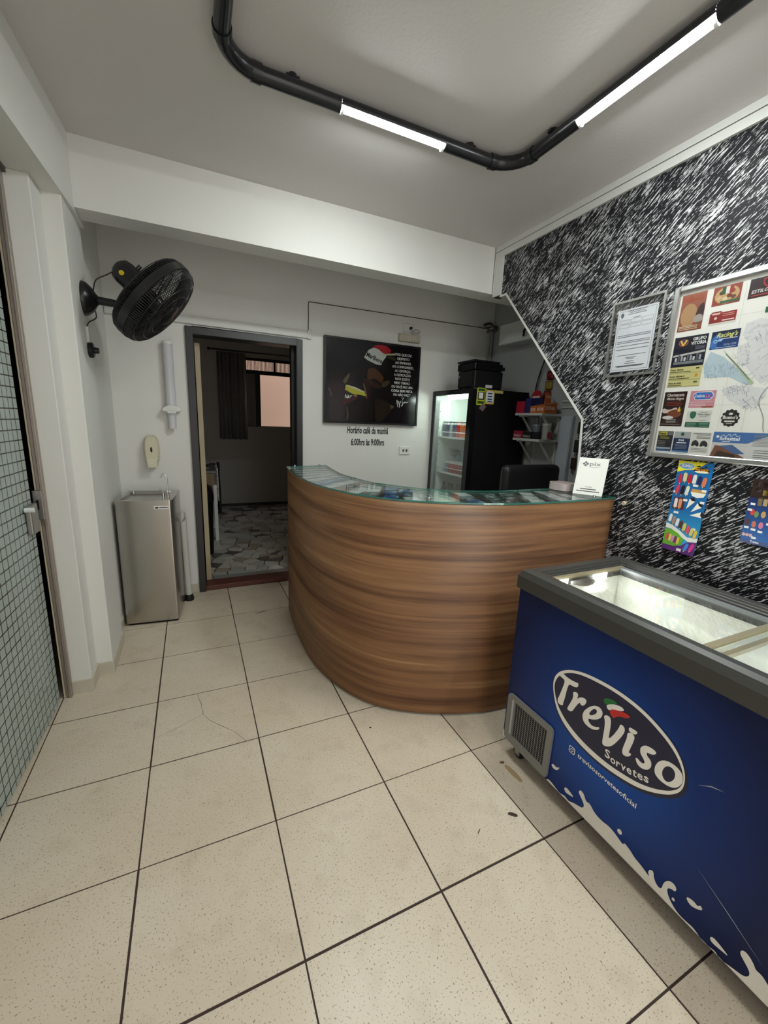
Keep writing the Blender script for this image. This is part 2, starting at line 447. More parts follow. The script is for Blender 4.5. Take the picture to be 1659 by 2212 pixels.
# left wall going on behind the camera after the glass door, and the dark hall outside it
struct(B(-.62, -.475, -3.2, .12, 0, 2.46).build('wall_left_front', PAINT), 'white wall beside the glass door')
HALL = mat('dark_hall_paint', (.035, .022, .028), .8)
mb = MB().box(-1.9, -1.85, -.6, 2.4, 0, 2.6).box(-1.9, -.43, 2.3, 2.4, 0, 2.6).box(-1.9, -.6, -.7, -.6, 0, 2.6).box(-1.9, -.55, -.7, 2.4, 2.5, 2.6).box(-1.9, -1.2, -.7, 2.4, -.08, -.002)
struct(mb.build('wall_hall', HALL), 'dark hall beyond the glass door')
# baseboards
def base(name, x0, x1, y0, y1, lab=None): return struct(B(x0, x1, y0, y1, 0, .075).build(name, BASEB, bevel=.002), lab)
bb = base('baseboard_left', -.416, -.318, 1.125, 1.283, 'beige tile skirting round the left pillars')
for a in ((-.335, -.242, 1.273, 1.657), (-.30, -.270, 1.657, 2.34)):
    keep(B(*a, 0, .075).build('skirting_tile', BASEB, bevel=.002), bb)
base('baseboard_back', -.27, DL, 2.340, 2.352, 'beige tile skirting on the back wall')

# ------------------------------------------------------------------ ceiling lamp: black pipe loop with lit tubes
def ceiling_lamp():
    root = empty('pipe_lamp', (.39, .53, ZC), 'black plumbing-pipe ceiling lamp with two glowing white tubes in view and two added unseen', 'lamp')
    z, r = 2.735, .0275
    PIPE = mat('black_pipe', (.010, .010, .013), .28)
    def pipe(a, b): return MB().cyl((*a, z), (*b, z), r, 20).build('pipe', PIPE, root, auto=40)
    def elbow(c, a0, rad):
        pts = [(c[0]+rad*math.cos(a0+k*PI/2/8), c[1]+rad*math.sin(a0+k*PI/2/8), z) for k in range(9)]
        mb = MB().tube(pts, r+.0015, 20)
        o = mb.build('elbow', PIPE, root, auto=50)
        for e in (pts[0], pts[-1]):
            i = pts.index(e); t = (Vector(pts[1])-Vector(pts[0])) if i == 0 else (Vector(pts[-1])-Vector(pts[-2]))
            t.normalize(); s = Vector(e)-t*(.0 if i == 0 else .034)
            MB().tube([s, s+t*.034], r+.0045, 20).build('collar', PIPE, o, auto=40)
        return o
    xl, xr, yb, yf = .397, 1.752, .593, -2.0
    R = .145
    elbow((xl+R, yb-R), PI/2, R); elbow((xr-R, yb-R), 0, R)
    elbow((xl+R, yf+R), PI, R); elbow((xr-R, yf+R), 1.5*PI, R)
    pipe((xl+R, yb), (.853, yb)); pipe((1.345, yb), (xr-R, yb))
    pipe((xr, yb-R), (xr, .197)); pipe((xr, -.309), (xr, -.95)); pipe((xr, -1.45), (xr, yf+R))
    pipe((xl, yb-R), (xl, yf+R))
    pipe((xl+R, yf), (.8, yf)); pipe((1.3, yf), (xr-R, yf))
    EM = mat('lit_tube', (1, 1, 1), .3, emit=(.94, 1.0, .97), estr=TUBE_POWER)
    def tube(a, b, turn=0.):
        a = Vector((*a, z)); b = Vector((*b, z)); d = (b-a).normalized(); s = Vector((0, 0, 1)).cross(d)
        # half gutter above, round diffuser hanging out below
        def half(rr, a0, a1, k): return [s*math.cos(a0+(a1-a0)*i/k)*rr+Vector((0, 0, 1))*math.sin(a0+(a1-a0)*i/k)*rr for i in range(k+1)]
        up = half(r, math.radians(-24+turn), math.radians(205+turn), 14)
        mb = MB(); n = len(up); mb.add([a+v for v in up]+[b+v for v in up], [(i, i+1, n+i+1, n+i) for i in range(n-1)])
        g = mb.build('gutter', PIPE, root, smooth=True)
        lo = half(r-.006, math.radians(178), math.radians(362), 14); mb = MB(); n = len(lo)
        c = Vector((0, 0, .002))
        mb.add([a+v+c for v in lo]+[b+v+c for v in lo], [(i, i+1, n+i+1, n+i) for i in range(n-1)]+[tuple(range(n)), tuple(range(n, 2*n))])
        mb.build('tube', EM, root, smooth=False)
        for e, sg in ((a, 1), (b, -1)):
            MB().tube([e+d*sg*.002-Vector((0, 0, .022)), e+d*sg*.012-Vector((0, 0, .022))], .012, 10).build('end_cap', mat('clear_cap', (.8, .8, .8), .2), g)
    tube((.853, yb), (1.345, yb), 2); tube((xr, .197), (xr, -.309), 0)
    tube((xr, -.95), (xr, -1.45)); tube((.8, yf), (1.3, yf))  # two more tubes behind the camera, unseen, added to light the room
    def clamp(x, y):
        MB().cyl((x, y, z+.022), (x, y, ZC-.001), .016, 12).box(x-.026, x+.026, y-.010, y+.010, z+r-.006, z+r+.006).build('clamp', PIPE, root)
    for p in ((.66, yb), (1.49, yb), (xr, .34), (xr, -.6), (xl, .2), (xl, -1.3), (xr, -1.6), (1.5, yf), (.6, yf)): clamp(*p)
    return root
ceiling_lamp()

# ------------------------------------------------------------------ reception counter
OUT = [(.862, 1.745), (.842, 1.48), (.833, 1.211), (.849, .917), (.923, .648), (1.049, .444), (1.23, .309), (1.453, .214), (1.663, .172), (2.02, .166), (2.328, .186)]
INN = [(1.185, 1.842), (1.148, 1.50), (1.135, 1.292), (1.176, .983), (1.235, .842), (1.417, .626), (1.706, .509), (2.078, .505), (2.338, .51)]
outc = [(v.x, v.y) for v in catmull([(*p, 0) for p in OUT], 6)]
innc = [(v.x, v.y) for v in catmull([(*p, 0) for p in INN], 6)]
def offset_curve(c, d):
    o = []
    for i, p in enumerate(c):
        a = Vector(c[max(i-1, 0)]); b = Vector(c[min(i+1, len(c)-1)]); t = (b-a).normalized(); o.append((p[0]+t.y*d, p[1]-t.x*d))
    return o
counter = empty('reception_counter', (1.3, .7, 0), 'curved walnut-laminate reception counter with a glass top over flyers', 'counter')
def counter_front():
    lo, hi = .012, 1.127
    inn = offset_curve(outc, -.018); arc = [0.]
    for p, q in zip(outc, outc[1:]): arc.append(arc[-1]+(Vector(q)-Vector(p)).length)
    n = len(outc); vs = [(*p, lo) for p in outc]+[(*p, hi) for p in outc]+[(*p, lo) for p in inn]+[(*p, hi) for p in inn]
    fs = [(i, i+1, n+i+1, n+i) for i in range(n-1)]+[(2*n+i+1, 2*n+i, 3*n+i, 3*n+i+1) for i in range(n-1)]
    fs += [(n+i, n+i+1, 3*n+i+1, 3*n+i) for i in range(n-1)]+[(0, n, 3*n, 2*n), (n-1, 3*n-1, 4*n-1, 2*n-1)]
    me = bpy.data.meshes.new('front_panel'); me.from_pydata(vs, [], fs); me.materials.append(WOOD)
    uv = me.uv_layers.new(name='UVMap')
    for lp in me.loops:
        vi = lp.vertex_index; uv.data[lp.index].uv = (arc[vi % n], vs[vi][2])
    me.polygons.foreach_set('use_smooth', [True]*(2*(n-1))+[False]*(len(fs)-2*(n-1)))
    me.update()
    return link(bpy.data.objects.new('front_panel', me), counter)
counter_front()
# end panel and inner panel
def uvbox(o, ax):
    me = o.data; uv = me.uv_layers.new(name='UVMap')
    for lp in me.loops:
        c = me.vertices[lp.vertex_index].co; uv.data[lp.index].uv = (c[ax]+5, c[2])
    return o
mb = MB().prism([(.880, 1.738), (1.15, 1.80), (1.15, 1.784), (.880, 1.722)], .0, 1.122)
uvbox(mb.build('end_panel', WOOD, counter), 0)
mb = MB()
for p, q in zip(innc[6:], innc[7:]): mb.add([(*p, .72), (*q, .72), (*q, 1.10), (*p, 1.10)], [(0, 1, 2, 3)])
uvbox(mb.build('inner_panel', WOOD, counter), 0)
topo = offset_curve(outc, .007)
poly = topo+innc[::-1]
mb = MB().prism(offset_curve(outc, -.002)+innc[::-1], 1.106, 1.1275)
mb.build('top_board', mat('dark_top_board', (.045, .036, .030), .4), counter)
mb = MB(); n = len(poly)
mb.add([(*p, 1.132) for p in poly]+[(*p, 1.140) for p in poly], [tuple(range(n))[::-1], tuple(range(n, 2*n))])
mb.cur = 1
mb.add([(*p, 1.132) for p in poly]+[(*p, 1.140) for p in poly], [(i, (i+1) % n, n+(i+1) % n, n+i) for i in range(n)])
mb.build('glass_top', [GLASS_GREEN, GLASSEDGE], counter, clean=False)
# flyers and photo cards lying under the glass
rnd = random.Random(11)
def photo(name, a, b, c, sc):
    m, bs, N, L = nodes_of(name, .4)
    g = N('NewGeometry'); t = N('TexNoise'); t.inputs['Scale'].default_value = sc; t.inputs['Detail'].default_value = 4; L(g.outputs['Position'], t.inputs['Vector'])
    r = ramp(N, [(.36, srgb(*a)), (.5, srgb(*b)), (.64, srgb(*c))]); L(t.outputs['Fac'], r.inputs[0]); L(r.outputs[0], bs.inputs['Base Color'])
    return m
PH = [photo('flyer_blue', (20, 50, 110), (60, 110, 170), (190, 210, 225), 28), photo('flyer_pale', (205, 210, 210), (228, 230, 228), (165, 175, 175), 40),
      photo('flyer_white', (225, 225, 220), (210, 212, 210), (235, 235, 232), 30), photo('flyer_dark', (30, 40, 42), (90, 110, 110), (190, 198, 190), 35),
      photo('flyer_brown', (90, 50, 35), (140, 90, 65), (205, 175, 150), 38), photo('flyer_green', (30, 60, 40), (90, 120, 90), (190, 200, 180), 36),
      photo('flyer_yellow', (190, 165, 60), (205, 190, 130), (120, 100, 60), 33)]
seq = [1, 2, 1, 1, 2, 1, 2, 2, 1, 0, 0, 1, 2, 4, 2, 2, 2, 3, 0, 3, 6, 3, 3, 5, 3, 1, 3, 3, 1, 2, 3, 1, 3, 4, 3]
m_ = len(innc)
k = 0
for i in range(22):
    t = (i+.5)/22
    po = Vector(topo[int(t*(len(topo)-1))]); pi = Vector(innc[int(t*(m_-1))])
    for jrow in range(3):
        s = (.215, .5, .785)[jrow]; c = po.lerp(pi, s)+Vector((rnd.uniform(-.006, .006), rnd.uniform(-.006, .006)))
        d = (pi-po).normalized(); a = math.atan2(d.y, d.x)+rnd.uniform(-.16, .16)
        w, h = rnd.choice([(.050, .038), (.048, .036), (.052, .033)])
        q = [(c.x+math.cos(a)*x-math.sin(a)*y, c.y+math.sin(a)*x+math.cos(a)*y) for x, y in ((-w, -h), (w, -h), (w, h), (-w, h))]
        kk = seq[min(int(t*len(seq)), len(seq)-1)] if rnd.random() < .7 else rnd.choice([1, 2, 3, 0, 1])
        zz = 1.1282+.0003*(k % 6); k += 1
        MB().prism(q, zz, zz+.0003).build('flyer', PH[kk], counter)
for x, y in ((.92, 1.755), (1.118, 1.795), (1.24, .345), (2.18, .20)):
    MB().cyl((x, y, 1.138), (x, y, 1.152), .0075, 12).build('glass_clip', CHROME, counter, auto=40)

# ------------------------------------------------------------------ chest freezer
XF, YE, YN, ZB, ZT, XBK = 1.49, -.045, -1.50, .078, .902, 2.10
fz = empty('chest_freezer', ((XF+XBK)/2, (YE+YN)/2, 0), 'blue chest freezer with sliding glass lids, oval logo and milk-splash print', 'freezer')
m, b, N, L = nodes_of('freezer_blue_print', .24); b.inputs['Specular IOR Level'].default_value = .22
g = N('NewGeometry'); sp = N('SeparateXYZ'); L(g.outputs['Position'], sp.inputs[0])
cb = N('CombineXYZ'); L(sp.outputs['Y'], cb.inputs[0]); L(sp.outputs['Z'], cb.inputs[1])
mp = N('Mapping'); mp.inputs['Location'].default_value = (.52, -.40, 0); L(cb.outputs[0], mp.inputs['Vector'])
mp2 = N('Mapping'); mp2.inputs['Scale'].default_value = (2.0, 1.9, 1); L(mp.outputs[0], mp2.inputs['Vector'])
gr = N('TexGradient'); gr.gradient_type = 'SPHERICAL'; L(mp2.outputs[0], gr.inputs[0])
rr = ramp(N, [(0, srgb(13, 27, 70)), (.4, srgb(8, 46, 114)), (.8, srgb(8, 74, 160))]); L(gr.outputs[0], rr.inputs[0]); L(rr.outputs[0], b.inputs['Base Color'])
FBLUE = m
LINER = mat('frosted_liner', (.78, .78, .72), .55, bump=.5, bscale=55, var=.10, vscale=30)
mb = MB()
t = .055
mb.box(XF, XF+t, YN, YE, ZB, .83).box(XBK-t, XBK, YN, YE, ZB, .83).box(XF+t, XBK-t, YE-t, YE, ZB, .83).box(XF+t, XBK-t, YN, YN+t, ZB, .83).box(XF+t, XBK-t, YN+t, YE-t, ZB, .14)
mb.build('body', FBLUE, fz)
mb = MB()
i0, i1, j0, j1 = XF+t+.001, XBK-t-.001, YN+t+.001, YE-t-.001
mb.add([(i0, j0, .36), (i1, j0, .36), (i1, j1, .36), (i0, j1, .36), (i0, j0, .838), (i1, j0, .838), (i1, j1, .838), (i0, j1, .838)],
       [(0, 1, 2, 3), (0, 4, 5, 1), (1, 5, 6, 2), (2, 6, 7, 3), (3, 7, 4, 0)])
me_l = mb.build('liner', LINER, fz, clean=False)
mb = B(i0, i0+.46, j1-.20, j1, .36, .60); mb.build('compressor_step', LINER, fz, bevel=.02, seg=3)
# frost drift on the liner walls
def frost(seed, x0, x1, y0, y1, amp, plane):
    rr_ = random.Random(seed); nx, ny = 16, 16; vs = []
    for j in range(ny+1):
        for i in range(nx+1):
            u, v = i/nx, j/ny; e = min(u, 1-u, v, 1-v)*6
            h = amp*min(1, e)*(.45+.55*rr_.random())
            vs.append(plane(x0+(x1-x0)*u, y0+(y1-y0)*v, h))
    return MB().add(vs, [(j*(nx+1)+i, j*(nx+1)+i+1, (j+1)*(nx+1)+i+1, (j+1)*(nx+1)+i) for j in range(ny) for i in range(nx)]).build('frost', LINER, fz, smooth=True)
frost(1, j0, j1, .37, .80, .03, lambda p, q, h: (i1-h, p, q))
frost(2, i0, i1, .62, .80, .025, lambda p, q, h: (p, j1-h, q))
frost(3, i0, i1, j0, j1-.18, .07, lambda p, q, h: (p, q, .365+h))
# grey rim, sloping down a little to the front, with inner ledges
def rim():
    o0 = (XF-.012, XBK+.012, YN-.012, YE+.012)
    prof = [(0, .818), (0, .872), (.012, .896), (.030, .904), (.062, .902), (.066, .893), (.070, .893), (.072, .884), (.078, .884), (.080, .872), (.086, .872), (.088, .835), (.060, .825)]
    mb = MB(); n = len(prof)
    corners = [(o0[0], o0[2], 1, 1), (o0[1], o0[2], -1, 1), (o0[1], o0[3], -1, -1), (o0[0], o0[3], 1, -1)]
    vs = []
    for cx, cy, sx, sy in corners:
        for d, zz in prof: vs.append((cx+sx*d, cy+sy*d, zz))
    fs = []
    for c in range(4):
        c2 = (c+1) % 4
        for k in range(n): fs.append((c*n+k, c2*n+k, c2*n+(k+1) % n, c*n+(k+1) % n))
    return mb.add(vs, fs).build('rim', GREYP, fz, bevel=.007, seg=3)
rim()
x0, x1 = XF+.058, XBK-.058
def lid(ya, yb_, z, nm):
    o = B(x0, x1, ya, yb_, z, z+.004).build('glass_lid', glassmat('lid_glass_'+nm, (.98, .99, .98), .35), fz)
    B(x0, x1, ya, ya+.016, z-.004, z+.010).build('lid_frame', mat('lid_frame_brass', (.42, .36, .24), .4, metal=.5), o)
    B(x0, x1, yb_-.016, yb_, z-.004, z+.010).build('lid_frame', mat('lid_frame_brass', (.4, .4, .4)), o)
    B(x1-.035, x1, ya+.016, yb_-.016, z-.002, z+.008).build('lid_runner', mat('lid_runner_grey', (.20, .21, .22), .4), o)
    B(x0, x0+.012, ya+.016, yb_-.016, z-.002, z+.006).build('lid_runner', mat('lid_runner_grey', (.2, .2, .2)), o)
lid(-.755, YE-.066, .868, 'a'); lid(YN+.066, -.70, .878, 'b')
# LED strip and handle at the far end, under the glass
LED = mat('led_strip', (1, 1, 1), .4, emit=(.95, 1, .96), estr=45.)
for a, b_ in ((XF+.085, XF+.185), (XF+.36, XF+.43)):
    B(a, b_, YE-.082, YE-.076, .838, .862).build('led_strip', LED, fz)
for a, b_ in ((XF+.08, XF+.26), (XF+.33, XF+.52)):
    B(a, b_, YN+.076, YN+.082, .838, .862).build('led_strip', LED, fz)  # near-end strips, out of view, added to brighten the interior
hp = [(XF+.20+.15*i/8, YE-.085-.020*math.sin(PI*i/8), .846) for i in range(9)]
MB().tube(hp, [.006+.012*math.sin(PI*i/8) for i in range(9)], 10).build('lid_handle', mat('smoked_plastic', (.10, .10, .10), .2), fz, smooth=True)
# casters
for y in (YE-.07, YN+.07):
    for x in (XF+.045, XBK-.05):
        o = MB().cyl((x-.011, y, .0285), (x+.011, y, .0285), .028, 18).build('caster_wheel', BLACKM, fz, bevel=.003)
        B(x-.018, x+.018, y-.02, y+.02, .05, .08).box(x-.018, x-.013, y-.014, y+.014, .02, .06).box(x+.013, x+.018, y-.014, y+.014, .02, .06).build('caster_fork', mat('zinc', (.35, .35, .35), .4, metal=.8), o)
# vent grille
vent = MB()
vy0, vy1, vz0, vz1 = -.060, -.315, .086, .321
def onf(y, z, off): return (XF-off, y, z)
def onf_m(q, z, off): return (XF-off, -q, z)
po_ = fillet(rect(-vy0, -vy1, vz0, vz1), .022, 5); pi_ = rect(.105, .288, .125, .296)
bm = bmesh.new()
loops = []
for lp in (po_, pi_):
    vv = [bm.verts.new(onf_m(p, q, .010)) for p, q in lp]; loops.append(vv)
    for i in range(len(vv)): bm.edges.new((vv[i], vv[(i+1) % len(vv)]))
bmesh.ops.triangle_fill(bm, use_beauty=True, edges=bm.edges)
for lp, vv, d in ((po_, loops[0], .0), (pi_, loops[1], .001)):
    bk = [bm.verts.new(onf_m(p, q, d)) for p, q in lp]
    for i in range(len(vv)): bm.faces.new((vv[i], vv[(i+1) % len(vv)], bk[(i+1) % len(vv)], bk[i]))
bmesh.ops.recalc_face_normals(bm, faces=bm.faces)
me = bpy.data.meshes.new('vent_frame'); bm.to_mesh(me); bm.free(); me.materials.append(mat('vent_grey', (.20, .20, .19), .4))
vent = link(bpy.data.objects.new('vent_frame', me), fz)
flat(pi_, BLACKM, vent, onf_m, .0015, 'vent_back')
VG = mat('vent_grey', (.2, .2, .19))
for i in range(1, 13):
    q = .105+.183*i/13
    B(XF-.0060, XF-.0048, -q-.0011, -q+.0011, .125, .296).build('vent_bar', VG, vent)
for i in range(1, 18):
    z = .125+.171*i/18
    B(XF-.0055, XF-.0045, -.288, -.105, z-.0008, z+.0008).build('vent_crossbar', VG, vent)
B(XF-.013, XF-.009, -.098, -.090, .13, .30).build('vent_rib', mat('vent_light', (.42, .42, .42), .4), vent)

# print shapes: freezer front in (y, z), poster in (x, z)
LOGO = {
    'T': [(-0.302, 0.553), (-0.316, 0.572), (-0.334, 0.568), (-0.356, 0.568), (-0.373, 0.571), (-0.388, 0.575), (-0.387, 0.558), (-0.374, 0.550), (-0.357, 0.548), (-0.348, 0.545), (-0.343, 0.516), (-0.340, 0.478), (-0.336, 0.456), (-0.337, 0.446), (-0.325, 0.439), (-0.313, 0.441), (-0.309, 0.452), (-0.315, 0.475), (-0.323, 0.510), (-0.330, 0.548), (-0.319, 0.552)],
    'r': [(-0.370, 0.529), (-0.388, 0.537), (-0.394, 0.529), (-0.391, 0.510), (-0.401, 0.526), (-0.415, 0.534), (-0.429, 0.534), (-0.429, 0.520), (-0.421, 0.504), (-0.410, 0.499), (-0.405, 0.507), (-0.396, 0.492), (-0.388, 0.473), (-0.379, 0.449), (-0.367, 0.443), (-0.355, 0.445), (-0.366, 0.477), (-0.375, 0.507)],
    'e': [(-0.435, 0.503), (-0.449, 0.523), (-0.467, 0.538), (-0.484, 0.542), (-0.496, 0.531), (-0.495, 0.512), (-0.483, 0.494), (-0.465, 0.479), (-0.446, 0.470), (-0.451, 0.459), (-0.465, 0.454), (-0.480, 0.460), (-0.491, 0.469), (-0.494, 0.465), (-0.488, 0.454), (-0.471, 0.443), (-0.451, 0.439), (-0.432, 0.444), (-0.423, 0.459), (-0.424, 0.482)],
    'eh': [(-0.446, 0.488), (-0.452, 0.506), (-0.462, 0.522), (-0.473, 0.525), (-0.475, 0.515), (-0.468, 0.502), (-0.455, 0.489)],
    'v': [(-0.501, 0.522), (-0.511, 0.533), (-0.525, 0.533), (-0.530, 0.517), (-0.531, 0.482), (-0.531, 0.452), (-0.544, 0.476), (-0.558, 0.515), (-0.561, 0.535), (-0.572, 0.536), (-0.579, 0.528), (-0.578, 0.512), (-0.566, 0.478), (-0.550, 0.443), (-0.536, 0.425), (-0.520, 0.416), (-0.512, 0.419), (-0.511, 0.446), (-0.511, 0.482), (-0.508, 0.508)],
    'i': [(-0.588, 0.524), (-0.602, 0.533), (-0.613, 0.528), (-0.612, 0.508), (-0.606, 0.476), (-0.603, 0.459), (-0.613, 0.463), (-0.610, 0.451), (-0.598, 0.439), (-0.586, 0.438), (-0.582, 0.450), (-0.585, 0.474), (-0.590, 0.506)],
    'dot': [(-0.591, 0.547), (-0.603, 0.549), (-0.616, 0.550), (-0.619, 0.544), (-0.611, 0.534), (-0.598, 0.531), (-0.590, 0.535)],
    's': [(-0.636, 0.507), (-0.646, 0.524), (-0.662, 0.530), (-0.678, 0.530), (-0.684, 0.524), (-0.675, 0.512), (-0.665, 0.508), (-0.656, 0.506), (-0.659, 0.495), (-0.670, 0.490), (-0.676, 0.481), (-0.676, 0.464), (-0.666, 0.448), (-0.649, 0.440), (-0.635, 0.444), (-0.626, 0.460), (-0.634, 0.464), (-0.643, 0.459), (-0.653, 0.460), (-0.657, 0.469), (-0.649, 0.478), (-0.639, 0.486), (-0.636, 0.498)],
    'o': [(-0.687, 0.464), (-0.687, 0.487), (-0.696, 0.510), (-0.712, 0.525), (-0.732, 0.530), (-0.749, 0.527), (-0.761, 0.517), (-0.765, 0.497), (-0.760, 0.477), (-0.749, 0.460), (-0.732, 0.450), (-0.711, 0.448), (-0.695, 0.453)],
    'oh': [(-0.708, 0.475), (-0.710, 0.496), (-0.718, 0.511), (-0.730, 0.516), (-0.741, 0.510), (-0.744, 0.492), (-0.739, 0.475), (-0.728, 0.461), (-0.717, 0.461)],
    'ringo': [(-0.279, 0.490), (-0.279, 0.531), (-0.298, 0.569), (-0.338, 0.602), (-0.393, 0.626), (-0.454, 0.638), (-0.522, 0.644), (-0.583, 0.641), (-0.635, 0.630), (-0.678, 0.613), (-0.717, 0.592), (-0.745, 0.566), (-0.763, 0.534), (-0.770, 0.503), (-0.768, 0.472), (-0.756, 0.446), (-0.732, 0.419), (-0.694, 0.390), (-0.649, 0.366), (-0.599, 0.352), (-0.545, 0.343), (-0.489, 0.341), (-0.432, 0.347), (-0.384, 0.360), (-0.336, 0.386), (-0.302, 0.425)],
    'ringi': [(-0.285, 0.490), (-0.288, 0.527), (-0.307, 0.562), (-0.344, 0.593), (-0.390, 0.613), (-0.448, 0.624), (-0.517, 0.631), (-0.579, 0.628), (-0.630, 0.618), (-0.674, 0.601), (-0.712, 0.581), (-0.741, 0.556), (-0.759, 0.527), (-0.766, 0.502), (-0.762, 0.475), (-0.751, 0.454), (-0.730, 0.431), (-0.694, 0.405), (-0.651, 0.384), (-0.603, 0.372), (-0.549, 0.363), (-0.493, 0.362), (-0.437, 0.368), (-0.389, 0.381), (-0.344, 0.403), (-0.308, 0.436)],
    'green': [(-0.490, 0.579), (-0.497, 0.590), (-0.515, 0.599), (-0.531, 0.602), (-0.541, 0.598), (-0.528, 0.587), (-0.512, 0.573), (-0.501, 0.567), (-0.494, 0.570)],
    'white': [(-0.504, 0.567), (-0.518, 0.581), (-0.535, 0.591), (-0.556, 0.597), (-0.568, 0.590), (-0.552, 0.578), (-0.532, 0.569), (-0.515, 0.554), (-0.507, 0.559)],
    'red': [(-0.516, 0.557), (-0.531, 0.570), (-0.549, 0.577), (-0.565, 0.584), (-0.581, 0.586), (-0.590, 0.582), (-0.577, 0.569), (-0.558, 0.562), (-0.544, 0.551), (-0.537, 0.538), (-0.527, 0.542)]}
MILK = [(-0.311, 0.088), (-0.337, 0.090), (-0.360, 0.084), (-0.382, 0.079), (-0.404, 0.091), (-0.423, 0.083), (-0.444, 0.097), (-0.468, 0.106), (-0.483, 0.112), (-0.488, 0.130), (-0.471, 0.147), (-0.456, 0.159), (-0.463, 0.175), (-0.479, 0.172), (-0.492, 0.150), (-0.506, 0.158), (-0.530, 0.139), (-0.560, 0.136), (-0.586, 0.143), (-0.614, 0.138), (-0.643, 0.125), (-0.644, 0.139), (-0.667, 0.132), (-0.683, 0.122), (-0.708, 0.118), (-0.738, 0.106), (-0.729, 0.118), (-0.733, 0.134), (-0.744, 0.139), (-0.748, 0.118), (-0.761, 0.104), (-0.774, 0.106), (-0.775, 0.134), (-0.786, 0.158), (-0.801, 0.164), (-0.811, 0.155), (-0.808, 0.141), (-0.798, 0.140), (-0.787, 0.129), (-0.792, 0.111), (-0.808, 0.093), (-0.829, 0.083), (-0.852, 0.085), (-0.871, 0.088), (-0.892, 0.076), (-0.910, 0.079), (-0.926, 0.085), (-0.938, 0.075), (-0.963, 0.086), (-0.991, 0.095), (-1.000, 0.112), (-0.997, 0.126), (-0.983, 0.138), (-0.971, 0.149), (-0.974, 0.165), (-0.986, 0.168), (-1.001, 0.156), (-1.007, 0.145), (-1.020, 0.148), (-1.034, 0.137)]
DROPS = [[(-0.615, 0.162), (-0.622, 0.171), (-0.631, 0.168), (-0.633, 0.157), (-0.625, 0.151), (-0.617, 0.153)],
    [(-0.324, 0.164), (-0.334, 0.175), (-0.347, 0.171), (-0.358, 0.178), (-0.362, 0.185), (-0.362, 0.175), (-0.351, 0.159), (-0.333, 0.155)],
    [(-0.396, 0.120), (-0.405, 0.130), (-0.419, 0.128), (-0.445, 0.120), (-0.421, 0.111), (-0.403, 0.107)],
    [(-0.804, 0.115), (-0.809, 0.119), (-0.814, 0.112), (-0.810, 0.107), (-0.804, 0.108)],
    [(-0.836, 0.156), (-0.841, 0.165), (-0.856, 0.169), (-0.866, 0.164), (-0.871, 0.176), (-0.878, 0.170), (-0.876, 0.163), (-0.863, 0.152), (-0.849, 0.146)],
    [(-0.907, 0.107), (-0.913, 0.119), (-0.927, 0.118), (-0.957, 0.108), (-0.936, 0.104), (-0.915, 0.099)]]
